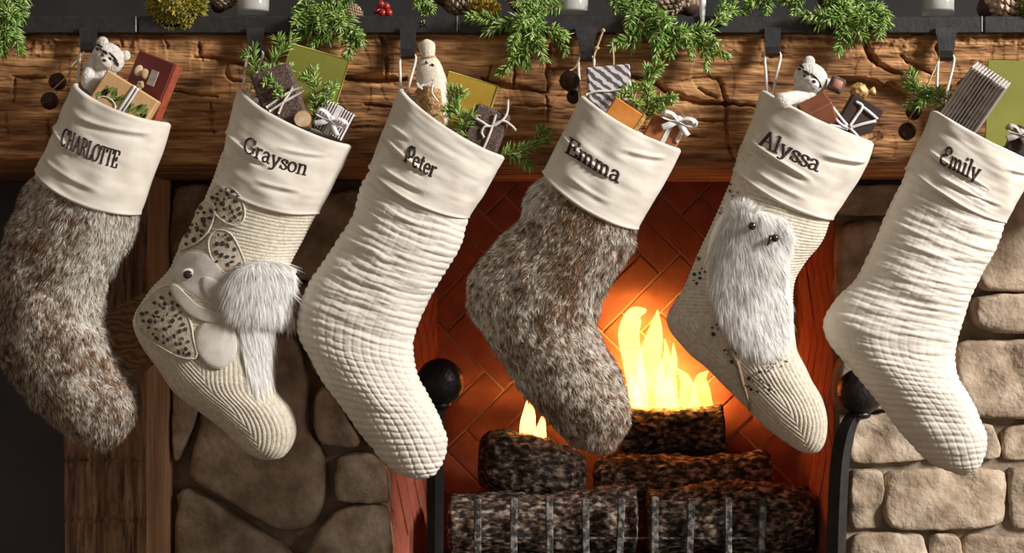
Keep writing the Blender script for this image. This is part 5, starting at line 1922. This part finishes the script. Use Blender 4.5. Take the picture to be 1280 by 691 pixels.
g = gift('book', 'dark red book with acorn emblem and small grey label', 'book', 184, 116, 58, 92, 22, M['red'], -0.066, 0.022, -22, part='cover')
mb = MB()
box(mb, g['c'] + np.array([g['sz'][0] / 2 + 0.0004, 0, 0]) @ g['ax'], (0.002, 0.016, g['sz'][2] * 0.985), g['ax'], 0.0005)
mb_obj('page_edge', mb, M['red_edge'], g['root'], False)
mb = MB()
p = gp(g, -0.55, 0.42, 0.0)
ellipsoid(mb, p + [0, -0.001, 0.003], (0.0062, 0.0016, 0.0085), axes(20), 10, 14)
ellipsoid(mb, gp(g, -0.2, 0.45, 0.001), (0.0058, 0.0016, 0.008), axes(-10), 10, 14)
for k in range(5):
    a = k * 1.257
    ellipsoid(mb, gp(g, -0.22 + 0.09 * math.cos(a), 0.12 + 0.06 * math.sin(a), 0.001), (0.0034, 0.0012, 0.0034), None, 8, 10)
mb_obj('acorn_emblem', mb, M['acorn'], g['root'])
mb = MB()
box(mb, gp(g, 0.22, 0.42, 0.0005), (px(11), 0.0012, px(19)), g['ax'] , 0.0003)
lb = mb_obj('label', mb, M['greylabel'], g['root'], False)


def plush(label, hx, hy, r, y, bx, by, lean, paw=None, ears=((-0.75, 0.72), (0.8, 0.62))):
    c = W(hx, hy, y)
    R = px(r, y)
    b = W(bx, by, y + 0.004)
    root = thing('plush_toy', label, 'toy', b)
    ax = axes(lean)
    mb = MB()
    ellipsoid(mb, c, (R, R * 0.85, R * 0.92), ax, 18, 26, fn=lambda v: 1 + 0.06 * (fbm(v * 5, 4, 2) - 0.5))
    hd_ = mb_obj('head', mb, M['plush'], root)
    mb = MB()
    ellipsoid(mb, b, (R * 0.95, R * 0.72, R * 1.35), axes(lean * 0.5), 16, 24, fn=lambda v: 1 + 0.08 * (fbm(v * 5, 9, 2) - 0.5))
    mb_obj('body', mb, M['plush'], root)
    mb = MB()
    ellipsoid(mb, c + np.array([0.15 * R, -0.72 * R, -0.30 * R]) @ ax, (R * 0.42, R * 0.35, R * 0.34), ax, 12, 16)
    mz = mb_obj('muzzle', mb, M['plush'], hd_)
    for ex, ez in ears:
        mb = MB()
        ellipsoid(mb, c + np.array([ex * R, 0.05 * R, ez * R]) @ ax, (R * 0.33, R * 0.18, R * 0.33), ax, 10, 14)
        mb_obj('ear', mb, M['plush'], hd_)
    bv = BVHTree.FromPolygons([Vector(v.co) + root.location for v in hd_.data.vertices], [tuple(p.vertices) for p in hd_.data.polygons])

    def mark(pts, w0):
        mb = MB()
        q = [onto(bv, *(np.array([hx, hy]) + r * np.array([math.cos(math.radians(lean)) * u + math.sin(math.radians(lean)) * -v, math.sin(math.radians(lean)) * u - math.cos(math.radians(lean)) * v])), 0.0004)[0] for u, v in resamp(catmull(pts, 5), 12)]
        tube(mb, q, w0 * np.sin(np.linspace(0.35, 2.8, 12)), 6, flat=0.8)
        return mb_obj('dark_stripe', mb, M['plush_dark'], hd_)

    for pts, w0 in (([(-0.66, 0.22), (-0.52, 0.36), (-0.36, 0.40)], 0.12), ([(-0.12, 0.46), (0.04, 0.46), (0.18, 0.38)], 0.11), ([(0.46, 0.20), (0.58, 0.02), (0.60, -0.18)], 0.12),
                    ([(-0.45, 0.68), (-0.2, 0.78), (0.05, 0.76)], 0.08), ([(0.40, 0.62), (0.62, 0.42), (0.74, 0.22)], 0.08), ([(-0.42, -0.06), (-0.36, 0.02), (-0.28, 0.00)], 0.12), ([(0.12, 0.06), (0.18, 0.10), (0.26, 0.04)], 0.12)):
        mark(pts, w0 * R)
    mb = MB()
    ellipsoid(mb, c + np.array([0.15 * R, -1.05 * R, -0.2 * R]) @ ax, (R * 0.12, R * 0.08, R * 0.09), ax, 8, 10)
    mb_obj('nose', mb, M['eye'], hd_)
    if paw:
        mb = MB()
        pts = catmull([W(a, b_, yy) for a, b_, yy in paw], 6)
        tube(mb, pts, np.linspace(R * 0.34, R * 0.42, len(pts)), 12)
        ellipsoid(mb, pts[-1], (R * 0.5, R * 0.42, R * 0.46), None, 10, 16)
        mb_obj('arm', mb, M['plush'], root)
    return root


plush('white plush animal with dark face markings beside the kraft parcel', 135, 73, 21, -0.074, 125, 91, 28, [(115, 88, -0.082), (110, 94, -0.090), (112, 103, -0.092)])
# --- second stocking
g = gift('gift_box', 'brown felt parcel tied with white twine and fir tips', 'gift', 352, 128, 51, 88, -20, M['felt'], -0.110, 0.022, 0, bev=0.004)
for pix in ([(333, 134), (350, 122), (364, 114), (377, 109)], [(337, 139), (354, 128), (368, 120), (379, 114)], [(348, 142), (354, 128), (362, 116), (366, 108)]):
    strip(g, pix, 3.2, M['cord'], 'twine', 0.002, round_=True)
sprig('fir_sprig', 'small fir tips tied onto the brown felt parcel', [(352, 124), (343, 110), (337, 94)], -0.126, -0.128, 'fir tips on the felt parcel', 9, 60, 1.0, 2)
g = gift('greeting_card', 'olive green card standing behind the brown felt parcel', 'card', 387, 110, 76, 94, 16.4, M['olive'], -0.060, 0.0035, part='card', bev=0.0005)
mb = MB()
for u0, v0, u1, v1 in ((-1, 1, 1, 1), (1, 1, 1, -1)):
    tube(mb, [gp(g, u0, v0, 0), gp(g, u1, v1, 0)], 0.0008, 5)
mb_obj('card_edge', mb, M['olive_edge'], g['root'])
sprig('fir_sprig', 'bright upright fir sprig in front of the olive card', [(396, 150), (394, 118), (392, 88)], -0.088, -0.092, 'fir sprigs in front of the olive card', 13, 61, 1.3, 2)
sprig('fir_sprig', 'bright slanting fir sprig above the striped parcel', [(404, 146), (410, 122), (418, 106)], -0.084, -0.086, 'fir sprigs in front of the olive card', 12, 62, 1.2, 2)
sprig('fir_sprig', 'long fir sprig behind the top of the brown felt parcel', [(332, 118), (340, 84), (362, 52)], -0.072, -0.060, 'fir sprigs behind the felt parcel', 19, 63, 0.8, 2)
sprig('fir_sprig', 'short fir sprig beside the cord loop of the knit stocking', [(322, 112), (318, 84), (316, 62)], -0.066, -0.060, 'fir sprigs behind the felt parcel', 15, 64, 0.8, 2)
g = gift('gift_box', 'small dark striped parcel with a white bow', 'gift', 417, 151, 42, 38, 28, M['stripe'], -0.092, 0.022)
band(g, u=0.0, wpx=7)
bow(g, 414, 149, 19, 28, None, 7)
c = W(378, 149, -0.128)
tg_ = thing('wood_slice', 'round tan wood slice tucked beside the striped parcel', 'ornament', c)
mb = MB()
lathe(mb, (0, 0, 0), [(0.0001, -0.003), (0.011, -0.003), (0.0115, 0), (0.011, 0.003), (0.0001, 0.003)], 24)
V = mb.verts() @ np.array([[1, 0, 0], [0, 0, 1], [0, -1, 0.0]]).T
mesh_obj('slice', V + c, mb.f, M['acorn'], tg_, False)
mb = MB()
tube(mb, [c + np.array([0.0115 * math.cos(a), 0, 0.0115 * math.sin(a)]) for a in np.linspace(0, 2 * math.pi, 25)], 0.0016, 6, False)
mb_obj('bark_rim', mb, M['cinnamon'], tg_)
# --- third stocking
c = W(546, 160, -0.085)
sk = thing('cloth_sack', 'cream linen sack tied at the neck with a woven tan front', 'sack', c)
mb = MB()
axs = axes(-7)
pr = [(0.0001, 0), (0.020, 0.002), (0.024, 0.03), (0.0235, 0.065), (0.020, 0.088), (0.0125, 0.100), (0.0100, 0.104), (0.0115, 0.110), (0.0130, 0.118), (0.0120, 0.125), (0.0001, 0.127)]
lathe(mb, (0, 0, 0), [(r_ * 0.95, z_) for r_, z_ in resamp(catmull(pr, 6), 60)], 40)
V = mb.verts()
V = V * (1 + 0.10 * (fbm(V * 60, 5, 2) - 0.5))[:, None] * [1, 0.85, 1]
mesh_obj('bag', V @ axs + c, mb.f, M['sack'], sk)
mb = MB()
tube(mb, [c + np.array([0.0105 * math.cos(a), 0.0095 * math.sin(a), 0.103]) @ axs for a in np.linspace(0, 2 * math.pi, 20)], 0.0016, 6, False)
mb_obj('neck_tie', mb, M['twine'], sk)
mb = MB()
Vp, Fp = [], []
for i, z_ in enumerate(np.linspace(0.0, 0.062, 18)):
    for j, a in enumerate(np.linspace(math.radians(170), math.radians(300), 24)):
        bulge = 0.0255 + 0.0016 * (math.sin(i * 2.6) * math.sin(j * 2.6))
        Vp.append(np.array([bulge * math.cos(a), bulge * 0.9 * math.sin(a), z_ * (1 - 0.15 * abs(j - 12) / 12)]) @ axs + c)
mesh_obj('woven_front', Vp, grid_faces(18, 24), M['burlap'], sk)
mb = MB()
for pts in ([(541, 100), (532, 106), (522, 108)], [(541, 104), (540, 115), (545, 124), (549, 128)], [(529, 104), (525, 110), (521, 104), (528, 112)]):
    tube(mb, catmull([W(a, b, -0.114) for a, b in pts], 6), 0.0016, 6)
mb_obj('twine_bow', mb, M['cord'], sk)
mb = MB()
for ex, ey in ((533, 78), (541, 81)):
    p = W(ex, ey, -0.1005)
    ellipsoid(mb, p, (0.0028, 0.002, 0.0014), axes(35), 8, 10)
mb_obj('stitched_mark', mb, M['thread'], sk)
g = gift('envelope', 'mustard gold envelope behind the twine tied brown parcel', 'envelope', 582, 130, 64, 66, 17, M['gold'], -0.056, 0.003, part='paper', bev=0.0005)
mb = MB()
tube(mb, [gp(g, 1, 1, 0), gp(g, 1, -1, 0)], 0.0014, 5)
tube(mb, [gp(g, -1, 1, 0), gp(g, 1, 1, 0)], 0.0007, 5)
mb_obj('paper_edge', mb, M['olive_edge'], g['root'])
g = gift('gift_box', 'brown felt parcel tied with loose white twine', 'gift', 608, 162, 46, 54, 22, M['felt'], -0.090, 0.024, bev=0.004)
for pix in ([(590, 145), (602, 152), (614, 158), (628, 150), (634, 140), (635, 124)], [(603, 188), (611, 170), (616, 156), (620, 142)], [(614, 158), (628, 151), (638, 156), (645, 163)], [(614, 158), (606, 158), (602, 165), (605, 172)]):
    strip(g, pix, 3.2, M['cord'], 'twine', 0.002, round_=True)
sprig('fir_sprig', 'fir sprig between the linen sack and the twine tied parcel', [(586, 176), (574, 146), (564, 112)], -0.100, -0.088, 'fir sprigs by the linen sack', 16, 70, 1.3, 3)
sprig('fir_sprig', 'fir sprig poking out of the quilted cuff over the mantel edge', [(622, 196), (650, 188), (684, 172)], -0.070, -0.050, 'fir sprigs at the quilted cuff corner', 15, 71, 1.3, 2)
# --- fourth stocking
g = gift('gift_box', 'parcel in grey birch bark patterned paper tied with twine', 'gift', 763, 124, 54, 82, -5, M['birch'], -0.075, 0.024)
strip(g, [(733, 118), (746, 114), (760, 114), (774, 112), (788, 112)], 3, M['cord'], 'twine', 0.001, round_=True)
strip(g, [(743, 92), (742, 74), (746, 60), (754, 38)], 2.6, M['twine'], 'twine', 0.001, -0.060, True)
strip(g, [(766, 92), (767, 74), (765, 52)], 2.4, M['twine'], 'twine', 0.001, -0.060, True)
mb = MB()
ellipsoid(mb, W(746, 60, -0.060), (0.004, 0.003, 0.003), nu=8, nv=10)
ellipsoid(mb, W(754, 38, -0.060), (0.003, 0.003, 0.003), nu=8, nv=10)
mb_obj('twine_knot', mb, M['twine'], g['root'])
g = gift('gift_box', 'glossy orange parcel leaning in front of the birch patterned parcel', 'gift', 778, 150, 46, 38, 34, M['orange'], -0.110, 0.024)
band(g, u=0.86, wpx=4, m=M['candy'])
g = gift('gift_box', 'copper brown parcel with a white satin bow', 'gift', 828, 169, 44, 40, 28, M['copper'], -0.088, 0.024)
band(g, u=0.15, wpx=6)
strip(g, [(845, 178), (849, 170), (854, 160), (857, 151)], 5)
bow(g, 848, 150, 20, 18, None, 8)
sprig('fir_sprig', 'tall upright fir sprig between the orange and copper parcels', [(806, 150), (810, 118), (808, 84)], -0.070, -0.070, 'fir sprigs by the copper parcel', 14, 80, 1.3, 3)
sprig('fir_sprig', 'fir sprig lying over the top of the copper parcel', [(806, 142), (822, 128), (840, 124)], -0.070, -0.078, 'fir sprigs by the copper parcel', 13, 81, 1.2, 2)
sprig('fir_sprig', 'small fir tip against the corner of the birch patterned parcel', [(800, 142), (790, 124), (782, 108)], -0.085, -0.090, 'fir sprigs by the copper parcel', 10, 82, 1.0, 2)
# --- fifth stocking
plush('white plush animal with black stripes, one paw over the cuff edge', 1013, 99, 22, -0.066, 1004, 130, 30, [(1006, 122, -0.09), (992, 122, -0.12), (978, 126, -0.138)], ((0.95, 0.25), (-0.55, 0.85)))
g = gift('gift_box', 'plain brown card box beside the striped plush animal', 'gift', 1021, 141, 38, 34, -27, M['choc'], -0.112, 0.030, 0, 45)
g = gift('gift_box', 'dark chocolate brown parcel with thin white ribbons', 'gift', 1073, 148, 44, 46, 30, M['dchoc'], -0.088, 0.020)
for pix in ([(1041, 134), (1050, 146), (1061, 159), (1070, 170)], [(1070, 127), (1078, 133), (1070, 146), (1062, 158)], [(1079, 134), (1088, 141), (1097, 149)], [(1062, 160), (1078, 155), (1095, 151)], [(1032, 155), (1046, 158), (1060, 161)], [(1062, 160), (1070, 168), (1076, 176)], [(1044, 148), (1052, 156), (1061, 160)]):
    strip(g, pix, 3.6)
c = W(1046, 106, -0.082)
pr_ = thing('praline', 'square pink brown praline standing on its corner', 'candy', c)
mb = MB()
box(mb, c, (px(19), 0.010, px(19)), axes(25), 0.003)
mb_obj('chocolate_rim', mb, M['felt'], pr_, False)
mb = MB()
box(mb, c + [0, -0.005, 0], (px(12), 0.004, px(12)), axes(25), 0.0018)
mb_obj('filling', mb, M['praline'], pr_)
c = W(1074, 114, -0.070)
cd = thing('wrapped_candy', 'crinkled caramel gold wrapped candy above the chocolate brown parcel', 'candy', c)
mb = MB()
ellipsoid(mb, c, (px(11), 0.010, px(9.5)), axes(25), 20, 28, fn=lambda v: 1 + 0.5 * (fbm(v * 5, 77, 2) - 0.5))
mb_obj('foil', mb, M['candy'], cd)
mb = MB()
lathe(mb, (0, 0, 0), [(0.0015, 0), (0.0045, 0.006), (0.0075, 0.012), (0.0070, 0.0115), (0.0035, 0.005), (0.0010, 0)], 14)
mesh_obj('twisted_end', mb.verts() @ axes(80) + c + np.array([px(9), 0, -px(2)]), mb.f, M['candy'], cd)
for i, (x0, y0, x1, y1) in enumerate(((1076, 172, 1100, 166), (1080, 177, 1103, 170))):
    a, b = W(x0 - 8, y0 + 4, -0.110 + 0.010 * i), W(x1, y1, -0.106 + 0.010 * i)
    cs = thing('cinnamon_stick', ('upper cinnamon stick touching the chocolate brown parcel', 'lower cinnamon stick lying on the cuff corner of the owl stocking')[i], 'cinnamon', a, 'cinnamon sticks by the chocolate parcel')
    mb = MB()
    tube(mb, [a, (a + b) / 2, b], 0.0042, 10)
    mb_obj('bark_roll', mb, M['cinnamon'], cs)
    mb = MB()
    tube(mb, [b - (b - a) * 0.02, b + (b - a) * 0.015], 0.0026, 8)
    mb_obj('curled_core', mb, M['praline'], cs)
for i, (a, b) in enumerate((((1060, 124), (1054, 104)), ((1052, 128), (1036, 112)))):
    pass
# --- sixth stocking
g = gift('gift_box', 'parcel wound in grey and white striped yarn', 'gift', 1219, 123, 50, 70, 36, M['yarn'], -0.092, 0.042, -12, 28)
for u in np.linspace(-0.93, 0.93, 12):
    o = band(g, u=float(u), wpx=2.4, m=M['greylabel'], name='yarn_strand')
g2 = gift('greeting_card', 'olive card behind the yarn wound parcel', 'card', 1272, 130, 78, 108, 2, M['olive'], -0.046, 0.0035, part='card', bev=0.0005)
g3 = gift('gift_box', 'dark parcel with a pale grey bow beside the yarn wound parcel', 'gift', 1279, 179, 36, 34, 28, M['dchoc'], -0.087, 0.018)
bow(g3, 1276, 166, 17, 20, M['greylabel'], 8)
sprig('fir_sprig', 'long fir sprig reaching over the mantel above the bronze bells', [(1192, 140), (1164, 122), (1130, 104)], -0.075, -0.050, 'fir sprigs at the last cuff', 15, 90, 1.2, 3)
sprig('fir_sprig', 'short fir sprig against the yarn wound parcel', [(1204, 142), (1184, 124), (1158, 112)], -0.085, -0.075, 'fir sprigs at the last cuff', 14, 91, 1.1, 2)


# ---- jingle bells hanging beside the cuffs
def bell(label, x, y, r, hook, yb=-0.040, group=None):
    c = W(x, y, yb)
    R = px(r, yb)
    root = thing('jingle_bell', label, 'bell', c - [0, 0, R], group)
    mb = MB()
    lathe(mb, c, [(max(1e-4, R * math.sin(t)), -R * math.cos(t)) for t in np.linspace(0.02, math.pi - 0.02, 24)], 30)
    mb_obj('shell', mb, M['bell'], root)
    mb = MB()
    lathe(mb, c, [(R * 0.99, -R * 0.08), (R * 1.06, -R * 0.04), (R * 1.06, R * 0.04), (R * 0.99, R * 0.08)], 30)
    mb_obj('rim_band', mb, M['bell'], root)
    mb = MB()
    sl = [c + np.array([R * 1.005 * math.sin(t) * 0.5, -R * 1.005 * math.sin(t) * 0.87, -R * 1.005 * math.cos(t)]) for t in np.linspace(-0.9, 0.9, 12)]
    tube(mb, sl, R * 0.07, 6)
    for e in (0, -1):
        ellipsoid(mb, sl[e], (R * 0.16,) * 3, None, 8, 10)
    mb_obj('sound_slot', mb, M['plush_dark'], root)
    mb = MB()
    tube(mb, catmull([c + [0, 0, R * 0.97], c * 0.5 + W(*hook, yb + 0.006) * 0.5, W(*hook, yb + 0.008)], 6), 0.0011, 6)
    mb_obj('hanging_cord', mb, M['twine'], root)
    return root


BG = 'bronze jingle bells strung from the hooks'
bell('dark bronze jingle bell beside the cuff of the capital lettered stocking', 72, 102, 11, (107, 62), -0.032, BG)
bell('reddish bronze jingle bell hanging lowest beside the capital lettered cuff', 62, 126, 11, (105, 64), -0.050, BG)
bell('dark bronze jingle bell beside the birch patterned parcel', 712, 101, 13, (727, 66), -0.050, BG)
bell('small bronze jingle bell half hidden by the cuff below the birch parcel', 717, 121, 9, (729, 68), -0.027, BG)
bell('dark bronze jingle bell under the fir sprigs', 1142, 140, 10, (1178, 68), -0.032, BG)
bell('brown bronze jingle bell hanging lowest by the last cuff', 1134, 164, 11, (1176, 68), -0.050, BG)
